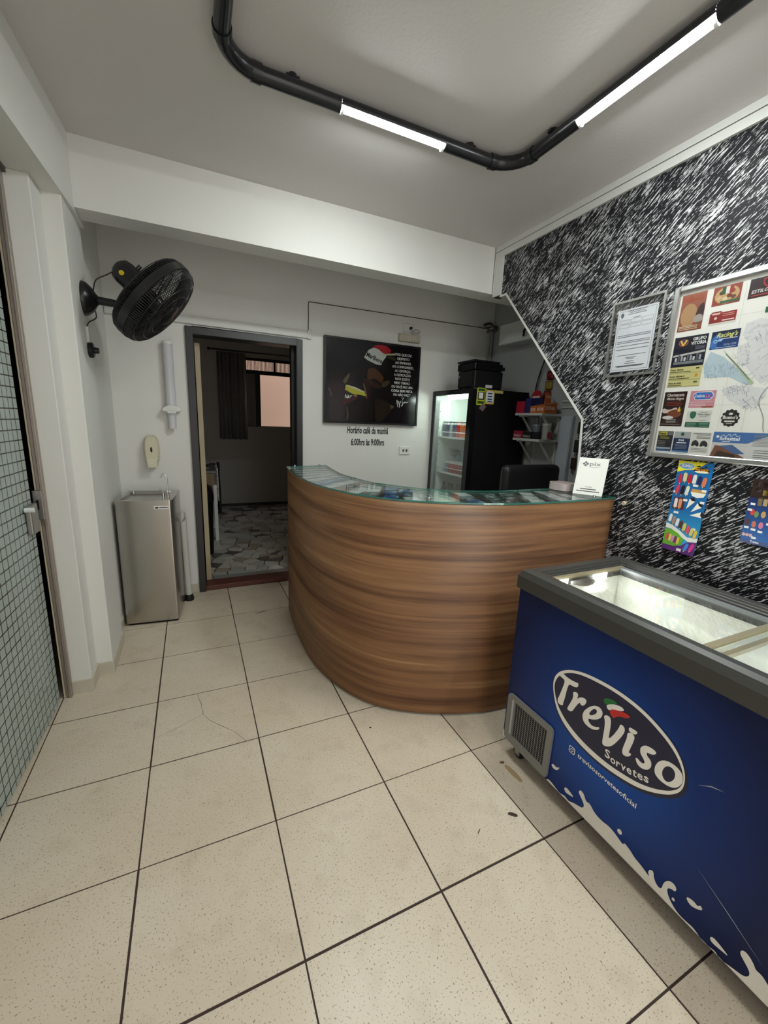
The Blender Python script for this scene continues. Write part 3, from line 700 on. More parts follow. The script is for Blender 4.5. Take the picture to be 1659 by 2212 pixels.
FIGURE = {
    'capwhite': [(1.666, 2.041), (1.684, 2.071), (1.709, 2.114), (1.741, 2.131), (1.773, 2.143), (1.806, 2.135), (1.847, 2.122), (1.868, 2.101), (1.896, 2.081), (1.857, 2.037), (1.836, 1.985)],
    'capred': [(1.741, 2.134), (1.772, 2.160), (1.824, 2.174), (1.878, 2.171), (1.913, 2.152), (1.941, 2.132), (1.922, 2.107), (1.881, 2.097), (1.847, 2.105), (1.813, 2.130), (1.773, 2.140)],
    'face': [(1.708, 1.942), (1.734, 1.968), (1.780, 1.966), (1.821, 1.940), (1.856, 1.908), (1.877, 1.886), (1.853, 1.831), (1.804, 1.869), (1.763, 1.877), (1.731, 1.857), (1.704, 1.872), (1.710, 1.902)],
    'faceb': [(1.665, 1.869), (1.718, 1.862), (1.785, 1.844), (1.853, 1.813), (1.841, 1.788), (1.759, 1.806), (1.713, 1.821)],
    'ear': [(1.852, 1.837), (1.885, 1.863), (1.926, 1.872), (1.941, 1.855), (1.908, 1.817), (1.854, 1.801)],
    'collar': [(1.472, 1.826), (1.499, 1.868), (1.545, 1.914), (1.531, 1.864), (1.513, 1.829), (1.497, 1.808)],
    'yellow': [(1.502, 1.794), (1.564, 1.781), (1.643, 1.757), (1.696, 1.737), (1.700, 1.714), (1.650, 1.723), (1.572, 1.726), (1.498, 1.759)],
    'yellow2': [(1.507, 1.803), (1.590, 1.789), (1.688, 1.754), (1.689, 1.743), (1.590, 1.771), (1.504, 1.794)],
    'glove1': [(1.331, 1.793), (1.401, 1.820), (1.469, 1.820), (1.501, 1.782), (1.496, 1.730), (1.478, 1.683), (1.409, 1.667), (1.366, 1.699), (1.340, 1.754)],
    'glove1hi': [(1.337, 1.771), (1.356, 1.766), (1.384, 1.700), (1.379, 1.685), (1.362, 1.716), (1.347, 1.751)],
    'thumb': [(1.447, 1.629), (1.491, 1.666), (1.554, 1.699), (1.618, 1.709), (1.625, 1.692), (1.568, 1.659), (1.510, 1.638)],
    'nails': [(1.573, 1.712), (1.598, 1.728), (1.624, 1.709), (1.592, 1.704)],
    'glove2': [(1.666, 1.846), (1.698, 1.860), (1.739, 1.811), (1.755, 1.753), (1.744, 1.687), (1.705, 1.661), (1.706, 1.726), (1.681, 1.789)],
    'glove2hi': [(1.669, 1.835), (1.683, 1.818), (1.708, 1.750), (1.714, 1.697), (1.700, 1.690), (1.695, 1.743), (1.674, 1.794)],
    'arm': [(1.504, 1.632), (1.568, 1.653), (1.685, 1.666), (1.765, 1.664), (1.782, 1.575), (1.772, 1.483), (1.533, 1.486), (1.519, 1.562)],
    'armhi': [(1.511, 1.621), (1.524, 1.598), (1.538, 1.546), (1.527, 1.492), (1.515, 1.491), (1.525, 1.551), (1.512, 1.591)],
    'brown': [(1.783, 1.707), (1.859, 1.694), (2.000, 1.647), (1.974, 1.615), (1.921, 1.550), (1.867, 1.493), (1.799, 1.490), (1.797, 1.606)],
    'brownhi': [(1.943, 1.656), (2.001, 1.641), (1.967, 1.614), (1.952, 1.620)],
    'capside': [(1.889, 2.069), (1.929, 2.090), (1.992, 2.073), (1.987, 2.043), (1.931, 2.055)],
    'strap': [(1.815, 2.087), (1.895, 2.101), (1.983, 2.113), (1.984, 2.096), (1.882, 2.086)]}

# ------------------------------------------------------------------ printing on the freezer front
INKW = mat('print_white', (.90, .87, .82), .35)
NAVY = mat('print_navy', srgb(18, 20, 56), .3)
DKB = mat('print_deep_navy', srgb(14, 18, 48), .3)
ring_c = [(sum(p[0] for p in LOGO['ringo'])/26, sum(p[1] for p in LOGO['ringo'])/26)][0]
flat([(ring_c[0]+(p[0]-ring_c[0])*1.025-.003, ring_c[1]+(p[1]-ring_c[1])*1.035-.005) for p in LOGO['ringo']], DKB, fz, onf, .0006, 'logo_shadow', 2)
flat(LOGO['ringi'], NAVY, fz, onf, .0012, 'logo_field', 2)
flat(LOGO['ringo'], INKW, fz, onf, .0018, 'logo_ring', 2, hole=LOGO['ringi'])
lt = []
for k_, nm in (('T', 'letter'), ('r', 'letter'), ('v', 'letter'), ('i', 'letter'), ('dot', 'letter_dot'), ('s', 'letter')):
    flat(LOGO[k_], INKW, fz, onf, .0020, nm, 1)
flat(LOGO['e'], INKW, fz, onf, .0020, 'letter', 1, hole=LOGO['eh']); flat(LOGO['o'], INKW, fz, onf, .0022, 'letter', 1, hole=LOGO['oh'])
flat(LOGO['green'], mat('print_green', srgb(20, 110, 50), .3), fz, onf, .0024, 'logo_flag', 2)
flat(LOGO['white'], INKW, fz, onf, .0026, 'logo_flag', 2); flat(LOGO['red'], mat('print_red', srgb(205, 35, 35), .3), fz, onf, .0028, 'logo_flag', 2)
_q, _z = .529, .382
for ch, wd in zip('Sorvetes', (.0225, .0215, .0165, .0200, .0200, .0160, .0200, .0180)):
    text(ch, INKW, fz, onf_m, _q, _z, .030 if ch == 'S' else .027, width=wd*.86, off=.0022, bold=.02, rot=.10)
    _q += wd*.985; _z = .378+.034*max(0, (_q-.545)/.13)**1.5
text('trevisosorvetesoficial', INKW, fz, onf_m, .430, .291, .0185, width=.228, off=.0016, bold=.012)
ic = (.4035, .299)
flat(fillet(rect(ic[0]-.0135, ic[0]+.0135, ic[1]-.0145, ic[1]+.0145), .008), INKW, fz, onf_m, .0016, 'camera_icon', hole=fillet(rect(ic[0]-.0105, ic[0]+.0105, ic[1]-.0115, ic[1]+.0115), .006))
flat(ellipse(*ic, .0068, .0072), INKW, fz, onf_m, .0016, 'camera_icon', hole=ellipse(*ic, .0043, .0046)); flat(ellipse(ic[0]+.0067, ic[1]+.0075, .0015, .0015, 8), INKW, fz, onf_m, .0016, 'camera_icon')
milk = list(MILK)
tail = [(y-.66, z) for y, z in MILK[9:44] if y-.66 > YN+.02]
ml = milk+[(-1.06, .12)]+[p for p in [(-1.12, .13), (-1.17, .11), (-1.25, .13), (-1.30, .15), (-1.36, .12), (YN+.002, .14)]]
MLK = mat('print_milk', (.78, .75, .69), .4, var=.06, vscale=25)
flat([(ml[0][0], ZB+.001)]+smooth_poly(ml, 2)[:-6]+[(YN+.002, .12), (YN+.002, ZB+.001)], MLK, fz, onf, .0014, 'milk_splash')
flat([(YE-.001, ZB+.001), (YE-.001, .115), (-.055, .10), (-.062, ZB+.001)], MLK, fz, onf, .0014, 'milk_splash')
for d_ in DROPS: flat(d_, MLK, fz, onf, .0014, 'milk_drop', 2)
SCR = mat('scratch', (.35, .37, .45), .5)
flat([(-.80, .520), (-.83, .545), (-.86, .553), (-.83, .541)], SCR, fz, onf, .001, 'scratch')
flat([(-.84, .28), (-.93, .225), (-1.02, .17), (-.93, .228)], SCR, fz, onf, .001, 'scratch')

# ------------------------------------------------------------------ glass door on the left
gd = struct(MB().prism([(-.4815, .15), (-.4535, 1.064), (-.4615, 1.066), (-.4895, .15)], .012, 2.42).build('door_2', FILM), 'frosted glass door with a grid of small squares')
LOCKM = mat('lock_steel', (.30, .29, .27), .35, metal=.7)
lk = MB().prism([(-.456, .975), (-.4535, 1.060), (-.430, 1.060), (-.4325, .975)], .925, 1.060).build('lock', LOCKM, gd, bevel=.006)
MB().cyl((-.448, .957, 1.045), (-.415, .957, 1.045), .011, 14).build('lock_knob', mat('clear_knob', (.7, .75, .72), .1), lk, auto=40)
jb = struct(MB().box(-.441, -.414, 1.108, 1.134, 0, 2.444).box(-.426, -.410, 1.100, 1.120, 0, 2.444).build('trim_6', mat('door_jamb_metal', (.34, .29, .25), .38, metal=.6), bevel=.003), 'brown aluminium jamb of the glass door')
MB().box(-.4475, -.4405, 1.110, 1.124, 0, 2.444).build('seal', mat('cream_seal', (.62, .54, .40), .5), jb)
sp_ = MB().box(-.456, -.418, 1.092, 1.108, .970, 1.110).build('strike_plate', LOCKM, jb, bevel=.003)
B(-.443, -.434, 1.0905, 1.093, 1.02, 1.065).build('strike_slot', BLACKM, sp_)
struct(B(-.60, -.4, .10, 1.14, 2.425, 2.446).build('trim_7', mat('dark_header', (.06, .05, .045), .5)), 'dark header of the glass door')

# ------------------------------------------------------------------ doorway to the kitchen
fr = MB()
fr.box(DL, DL+.05, 2.325, 2.495, 0, DT).box(DR-.05, DR, 2.325, 2.495, 0, DT).box(DL+.05, DR-.05, 2.325, 2.495, DT-.055, DT)
d1 = struct(fr.build('door_1', DARKFR, bevel=.003), 'graphite metal door frame opening to a dark kitchen')
B(DL+.062, DL+.100, 2.50, 3.25, .03, DT-.09).build('door_leaf', mat('cream_door', (.46, .38, .24), .5, var=.1, vscale=5), d1)
B(DR-.075, DR-.05, 2.42, 2.495, 0, DT-.055).build('door_stop', BLACKP, d1)
struct(MB().box(DL+.05, DR-.05, 2.345, 2.50, 0, .042).build('trim_8', mat('red_stone_sill', srgb(96, 52, 44), .5, var=.3, vscale=40, bump=.3, bscale=90), bevel=.006), 'worn dark red threshold of the kitchen doorway')

# kitchen shell
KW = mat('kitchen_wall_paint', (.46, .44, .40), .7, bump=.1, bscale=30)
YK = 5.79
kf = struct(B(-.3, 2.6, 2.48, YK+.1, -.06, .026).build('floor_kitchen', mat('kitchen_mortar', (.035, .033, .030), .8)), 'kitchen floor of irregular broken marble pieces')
wx0, wx1, wz0, wz1 = 1.00, 2.05, 1.335, 2.40
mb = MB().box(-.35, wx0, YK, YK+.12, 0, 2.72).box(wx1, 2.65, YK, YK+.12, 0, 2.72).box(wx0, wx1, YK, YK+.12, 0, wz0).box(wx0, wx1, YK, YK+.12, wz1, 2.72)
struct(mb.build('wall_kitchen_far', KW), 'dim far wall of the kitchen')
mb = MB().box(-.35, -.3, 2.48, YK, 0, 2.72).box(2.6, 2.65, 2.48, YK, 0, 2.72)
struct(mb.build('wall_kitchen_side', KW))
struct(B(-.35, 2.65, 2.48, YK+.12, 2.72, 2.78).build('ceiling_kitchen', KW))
struct(B(-.3, 2.6, YK-.012, YK, .026, .075).build('baseboard_kitchen', mat('kitchen_skirting', (.03, .03, .028), .6)))
# broken marble paving: cut Voronoi cells, each stone its own piece
rnd = random.Random(7)
STN = [mat('marble_white', srgb(204, 202, 194), .35, var=.10, vscale=14), mat('marble_grey', srgb(178, 178, 172), .35, var=.14, vscale=12), mat('marble_dark', srgb(88, 84, 80), .35, var=.2, vscale=16), mat('marble_beige', srgb(168, 156, 138), .35, var=.12, vscale=14)]
def clip(poly, a, b):
    mx_, my_ = (a[0]+b[0])/2, (a[1]+b[1])/2; nx, ny = b[0]-a[0], b[1]-a[1]; out = []
    f = lambda p: (p[0]-mx_)*nx+(p[1]-my_)*ny
    for i in range(len(poly)):
        p, q = poly[i], poly[(i+1) % len(poly)]; fp, fq = f(p), f(q)
        if fp <= 0: out.append(p)
        if fp*fq < 0:
            t = fp/(fp-fq); out.append((p[0]+(q[0]-p[0])*t, p[1]+(q[1]-p[1])*t))
    return out
seeds = []
y = 2.66
while y < 5.75:
    x = .28
    st = .135+.03*(y-2.6)/3
    while x < 1.95:
        seeds.append((x+rnd.uniform(-.055, .055), y+rnd.uniform(-.04, .04))); x += st*rnd.uniform(.8, 1.5)
    y += st*.62
for i, s_ in enumerate(seeds):
    if s_[0] > 1.2+.22*(s_[1]-2.5): continue
    pl_ = [(s_[0]-.2, s_[1]-.2), (s_[0]+.2, s_[1]-.2), (s_[0]+.2, s_[1]+.2), (s_[0]-.2, s_[1]+.2)]
    for j, q in enumerate(seeds):
        if j != i and abs(q[0]-s_[0]) < .4 and abs(q[1]-s_[1]) < .4:
            pl_ = clip(pl_, s_, q)
            if len(pl_) < 3: break
    if len(pl_) < 3: continue
    pl_ = [(s_[0]+(p[0]-s_[0])*.93, max(2.615, s_[1]+(p[1]-s_[1])*.93)) for p in pl_]
    h = .030+rnd.uniform(0, .0015)
    MB().prism(pl_, .02, h).build('paving_stone', rnd.choice([STN[0]]*4+[STN[1]]*3+[STN[2], STN[3]]), kf)
for x in (.28, .30, .52, .80, 1.10, 1.4):
    pass
for a, b_ in ((.280, .345), (.350, .735), (.741, 1.09), (1.096, 1.4)):
    B(a, b_, 2.502, 2.608, .02, .031).build('border_slab', mat('border_marble', srgb(140, 140, 138), .3, var=.25, vscale=9), kf)

# window in the kitchen with the sunlit light-well wall outside
wn = struct(MB().box(wx0, wx1, YK+.02, YK+.07, 2.155, 2.215).box(wx0, wx0+.035, YK+.02, YK+.07, wz0, wz1).box(wx1-.035, wx1, YK+.02, YK+.07, wz0, wz1).box(wx0, wx1, YK+.02, YK+.07, 2.36, wz1)
            .box(1.49, 1.525, YK+.02, YK+.07, 2.21, 2.37).box(wx0, wx1, YK+.02, YK+.07, wz0, wz0+.012).build('window_1', BLACKP), 'kitchen window with vertical bars above and an open pane below')
for i in range(46):
    x = wx0+.04+i*.0215
    if x < wx1-.04: B(x, x+.0085, YK+.035, YK+.05, 2.215, 2.36).build('window_bar', mat('bar_paint', (.20, .15, .12), .6), wn)
B(wx0+.03, 1.20, YK+.04, YK+.046, wz0+.012, 2.155).build('window_pane', mat('fluted_pane', (.16, .15, .13), .5), wn)
for i in range(5): B(1.05+i*.03, 1.058+i*.03, YK+.034, YK+.040, wz0+.012, 2.155).build('pane_flute', mat('flute_light', (.30, .28, .24), .5), wn)
B(1.20, 1.275, YK+.03, YK+.06, wz0+.012, 2.155).build('sash', BLACKP, wn)
struct(B(-.8, 4.2, YK+1.35, YK+1.45, -.5, 3.3).build('wall_outside', mat('light_well_wall', srgb(160, 136, 122), .8, var=.05, vscale=2)), 'pink-beige wall outside the kitchen window')
cur = MB(); vs = []; nn = 40
for i in range(nn+1):
    x = .63+.42*i/nn; yy = YK-.05+.018*math.sin(i*1.15)+.006*math.sin(i*2.9)
    vs += [(x, yy, 1.13+.006*math.sin(i*.8)), (x, yy, 2.44)]
cur.add(vs, [(2*i, 2*i+2, 2*i+3, 2*i+1) for i in range(nn)])
cu = cur.build('curtain', mat('dark_curtain_cloth', (.20, .19, .17), .8), smooth=True); tag(cu, 'dark grey curtain hanging left of the kitchen window', 'curtain')
cu.modifiers.new('thick', 'SOLIDIFY').thickness = .004
rd = empty('curtain_rod', (.5, YK-.05, 2.465), 'black curtain rod above the kitchen window', 'curtain rod')
MB().cyl((.53, YK-.05, 2.465), (2.15, YK-.05, 2.465), .011, 10).build('rod', BLACKP, rd); MB().lathe([(.001, -.02), (.02, -.01), (.022, .01), (.001, .025)], 10, Matrix.Translation((.52, YK-.05, 2.465)) @ Matrix.Rotation(PI/2, 4, 'Y')).build('finial', BLACKP, rd)
for x in (.58, 1.55, 2.1): B(x-.008, x+.008, YK-.055, YK, 2.455, 2.475).build('bracket', BLACKP, rd)

# kitchen table with rack, cloth and bin
kt = empty('kitchen_table', (.1, 4.1, .03), 'small kitchen table with grey top, wooden apron and white legs', 'table')
B(-.25, .47, 3.78, 4.45, .835, .865).build('table_top', mat('grey_top', (.17, .165, .16), .4), kt, bevel=.006)
B(-.22, .44, 3.80, 4.42, .70, .834).build('apron', mat('pale_wood', (.25, .17, .095), .6), kt)
for x, y in ((.445, 3.80), (.445, 4.42), (-.22, 3.80), (-.22, 4.42)): B(x-.018, x+.018, y-.018, y+.018, .03, .70).build('leg', WHITEP, kt)
st_ = empty('gas_burner', (.25, 4.0, .866), 'black gas burner grate on the kitchen table', 'burner')
B(.10, .40, 3.86, 4.16, .866, .90).build('burner_body', mat('burner_grey', (.07, .07, .07), .4), st_, bevel=.01)
for i in range(4): B(.12+i*.08, .132+i*.08, 3.88, 4.14, .905, .917).build('grate_bar', BLACKM, st_)
B(.11, .40, 4.0, 4.012, .90, .917).build('grate_bar', BLACKM, st_); B(.40, .47, 4.0, 4.02, .905, .93).build('handle', BLACKM, st_)
rk = empty('wire_rack', (.50, 3.95, .52), 'white wire rack hooked on the side of the kitchen table', 'rack')
for y in (3.84, 4.06): MB().cyl((.482, y, .50), (.482, y, .90), .005, 8).build('rail', WHITEP, rk)
for i in range(8): MB().cyl((.482, 3.84, .515+i*.052), (.482, 4.06, .515+i*.052), .0048, 8).build('rung', WHITEP, rk)
cl = MB(); vs = []
for j in range(9):
    z = .93-.62*j/8; w = .05+.05*j/8
    for i in range(7): vs.append((.508+.012*math.sin(i*1.7+j*.3), 4.00-w+2*w*i/6+.1, z))
cl.add(vs, [(j*7+i, j*7+i+1, j*7+i+8, j*7+i+7) for j in range(8) for i in range(6)])
co = cl.build('hanging_cloth', mat('black_cloth', (.012, .011, .011), .9), smooth=True); co.modifiers.new('s', 'SOLIDIFY').thickness = .012
tag(co, 'black cloth hanging behind the white wire rack', 'cloth')
bn = empty('trash_bin', (.30, 3.30, .03), 'tall black trash bin just inside the kitchen doorway', 'trash bin')
MB().lathe([(.001, .03), (.085, .03), (.10, .60), (.105, .60), (.105, .63)], 20, Matrix.Translation((.30, 3.33, 0))).build('bin_body', BLACKM, bn, auto=40)
MB().lathe([(.108, .60), (.110, .66), (.09, .76), (.03, .80), (.001, .805)], 20, Matrix.Translation((.30, 3.33, 0))).build('bin_lid', BLACKP, bn, auto=50)

# ------------------------------------------------------------------ poster, lettering and fittings on the back wall
PX0, PX1, PZ0, PZ1 = 1.302, 2.243, 1.466, 2.194
ps = empty('wall_poster', (1.77, 2.34, PZ0), 'large dark framed poster of a cap-wearing racing driver with a quotation', 'poster')
BKP = mat('poster_black', srgb(20, 16, 18), .14)
f_ = .016
B(PX0+f_, PX1-f_, 2.316, 2.348, PZ0+f_, PZ1-f_).build('poster_sheet', BKP, ps)
MB().box(PX0, PX0+f_, 2.308, 2.349, PZ0, PZ1).box(PX1-f_, PX1, 2.308, 2.349, PZ0, PZ1).box(PX0+f_, PX1-f_, 2.308, 2.349, PZ0, PZ0+f_).box(PX0+f_, PX1-f_, 2.308, 2.349, PZ1-f_, PZ1).build('frame', BLACKP, ps)
def onp(x, z, off): return (x, 2.316-off, z)
def pf_(k_, col, off, sm=2): flat(FIGURE[k_], ink(*[int(c*(.62 if max(col) < 150 else .85)) for c in col], .2), ps, onp, off, 'picture_shape', sm)
pf_('glove1', (52, 20, 26), .0006); pf_('glove1hi', (120, 92, 82), .0010)
flat([(1.33, 1.49), (1.47, 1.49), (1.52, 1.66), (1.46, 1.74), (1.37, 1.72)], ink(34, 26, 28, .2), ps, onp, .0004, 'picture_shape', 2)
pf_('arm', (36, 26, 24), .0006); pf_('armhi', (120, 105, 70), .0010)
pf_('brown', (56, 40, 26), .0006); pf_('brownhi', (110, 92, 60), .0010)
flat([(1.62, 1.62), (1.62, 1.86), (1.66, 2.02), (1.85, 2.06), (1.98, 2.0), (2.0, 1.82), (1.95, 1.70), (1.80, 1.62)], ink(18, 14, 14, .2), ps, onp, .0003, 'picture_shape', 2)
pf_('face', (108, 66, 44), .0010); pf_('faceb', (74, 44, 32), .0008); pf_('ear', (92, 74, 52), .0010); pf_('collar', (120, 112, 84), .0008)
pf_('yellow', (190, 185, 60), .0010, 0); pf_('yellow2', (200, 200, 170), .0012, 0)
pf_('thumb', (104, 30, 40), .0012); pf_('nails', (150, 110, 90), .0014); pf_('glove2', (62, 24, 28), .0012); pf_('glove2hi', (140, 110, 80), .0014)
pf_('capwhite', (190, 195, 186), .0010, 1); pf_('capred', (165, 28, 38), .0013); pf_('capside', (70, 66, 50), .0012); pf_('strap', (180, 175, 140), .0016, 0)
text('Marlboro', ink(20, 20, 20, .2), ps, onp, 1.690, 2.062, .038, width=.165, off=.0018, bold=.03, rot=-.32)
flat([(1.835, 1.985), (1.845, 1.985), (1.895, 2.06), (1.885, 2.062)], ink(20, 20, 20, .2), ps, onp, .0018, 'picture_shape')
text('NAC', ink(215, 215, 205, .2), ps, onp, 1.497, 1.688, .032, width=.066, off=.0009, bold=.02, rot=-.1)
QW = ink(205, 205, 200, .25)
for i, s_ in enumerate(['\u201cNO QUE DIZ', 'RESPEITO', 'AO EMPENHO,', 'AO COMPROMISSO,', 'AO ESFOR\u00c7O,', 'A DEDICA\u00c7\u00c3O,', 'N\u00c3O EXISTE', 'MEIO TERMO.', 'OU VOC\u00ca FAZ UMA', 'COISA BEM FEITA', 'OU N\u00c3O FAZ.\u201d']):
    text(s_, QW, ps, onp, 2.066, 2.096-.0358*i, .0215, width=.0142*len(s_)+.012, align='C', off=.002, bold=.012)
def squig(pts, w, mt, parent, fn, off, name='signature'):
    mb = MB(); P = catmull([(*p, 0) for p in pts], 5); L_, R_ = [], []
    for i, p in enumerate(P):
        t = (P[min(i+1, len(P)-1)]-P[max(i-1, 0)]).normalized(); n = Vector((-t.y, t.x, 0))*w
        a = p+n; b2 = p-n; L_.append(fn(a.x, a.y, off)); R_.append(fn(b2.x, b2.y, off))
    mb.add(L_+R_, [(i, i+1, len(P)+i+1, len(P)+i) for i in range(len(P)-1)])
    return mb.build(name, mt, parent)
squig([(2.012, 1.662), (2.018, 1.70), (2.026, 1.675), (2.024, 1.635), (2.034, 1.69), (2.042, 1.668), (2.046, 1.63), (2.052, 1.69), (2.062, 1.675)], .0016, QW, ps, onp, .002)
squig([(2.060, 1.722), (2.090, 1.722), (2.072, 1.70), (2.082, 1.66), (2.066, 1.645), (2.084, 1.672), (2.094, 1.688), (2.100, 1.676), (2.108, 1.69), (2.114, 1.678), (2.140, 1.69)], .0016, QW, ps, onp, .002)
# breakfast hours, vinyl letters on the wall
wl_ = empty('wall_lettering', (1.75, 2.349, 1.26), 'black vinyl letters with breakfast hours on the wall under the poster', 'sign')
VB = mat('black_vinyl', (.010, .010, .011), .4)
text('Hor\u00e1rio caf\u00e9 da manh\u00e3', VB, wl_, onback, 1.538, 1.379, .060, width=.418, off=.0012, bold=.028)
text('6:00hrs \u00e0s 9:00hrs', VB, wl_, onback, 1.577, 1.269, .060, width=.340, off=.0012, bold=.028)
# socket
sk = empty('power_socket', (2.14, 2.349, 1.22), 'white double power socket on the wall below the poster', 'socket')
B(2.082, 2.198, 2.338, 2.350, 1.184, 1.262).build('plate', WHITEP, sk, bevel=.005, seg=3)
for x in (2.125, 2.160):
    o = MB().prism(ellipse(x, 1.224, .011, .014, 14), 0, 1, lambda p, q, h: (p, 2.338-.001*h, q)).build('outlet', mat('outlet_grey', (.10, .10, .10), .4), sk)
# emergency light with plug above
el = empty('emergency_light', (2.12, 2.34, 2.23), 'beige louvred emergency light above the poster corner', 'emergency light')
B(2.012, 2.232, 2.310, 2.350, 2.228, 2.296).build('housing', mat('aged_plastic', (.48, .44, .34), .5), el, bevel=.006)
for i in range(11): B(2.026+i*.0178, 2.038+i*.0178, 2.305, 2.312, 2.236, 2.288).build('louvre', mat('aged_plastic_light', (.56, .52, .42), .5), el)
pg = empty('wall_outlet_box', (2.12, 2.345, 2.33), 'small white surface outlet with a black plug above the emergency light', 'socket')
B(2.062, 2.172, 2.332, 2.350, 2.318, 2.390).build('box', WHITEP, pg, bevel=.004)
MB().cyl((2.132, 2.333, 2.350), (2.132, 2.312, 2.350), .013, 12).build('plug', BLACKP, pg)
MB().tube([tuple(v) for v in catmull([(2.132, 2.314, 2.345), (2.15, 2.312, 2.318), (2.20, 2.318, 2.312), (2.23, 2.322, 2.330), (2.19, 2.322, 2.345), (2.15, 2.322, 2.318), (2.16, 2.330, 2.295)], 6)], .0028, 6).build('cord', mat('grey_cord', (.3, .3, .28), .5), pg, smooth=True)
# cable trunking
tk = struct(B(-.275, 1.185, 2.328, 2.350, 2.152, 2.208).build('trim_9', TRIMW, bevel=.004), 'white cable trunking above the kitchen doorway')
B(1.160, 1.195, 2.325, 2.350, 2.147, 2.222).build('trunking_end', TRIMW, tk, bevel=.003)
wc = empty('wall_cable', (1.17, 2.345, 2.2), 'thin dark cable clipped along the back wall', 'cable')
CB = mat('dark_cable', (.06, .057, .05), .6)
MB().tube([(1.172, 2.345, 2.215), (1.172, 2.345, 2.440), (1.182, 2.345, 2.4415), (2.2, 2.345, 2.452), (3.05, 2.345, 2.462)], .0034, 6).build('cable', CB, wc)
bd = MB()
rnd = random.Random(5)
for i in range(5):
    a = rnd.uniform(-.02, .02)
    bd.tube([tuple(v) for v in catmull([(2.97+rnd.uniform(-.05, 0), 2.325, 2.47+a), (3.03, 2.31, 2.49+a), (3.085, 2.28, 2.46-a), (3.06, 2.27, 2.44+a), (3.0, 2.32, 2.43-a)], 5)], .006, 6)
tag(bd.build('cable_bundle', CB, smooth=True), 'bundle of coiled dark cables in the corner above the alcove cupboard', 'cable')
cd = empty('corner_conduit', (3.05, 2.33, 1.85), 'pair of pale vertical conduits in the alcove corner', 'conduit')
for x in (3.035, 3.075): MB().cyl((x, 2.335, 1.84), (x, 2.335, 2.43), .012, 10).build('pipe', ALC, cd)

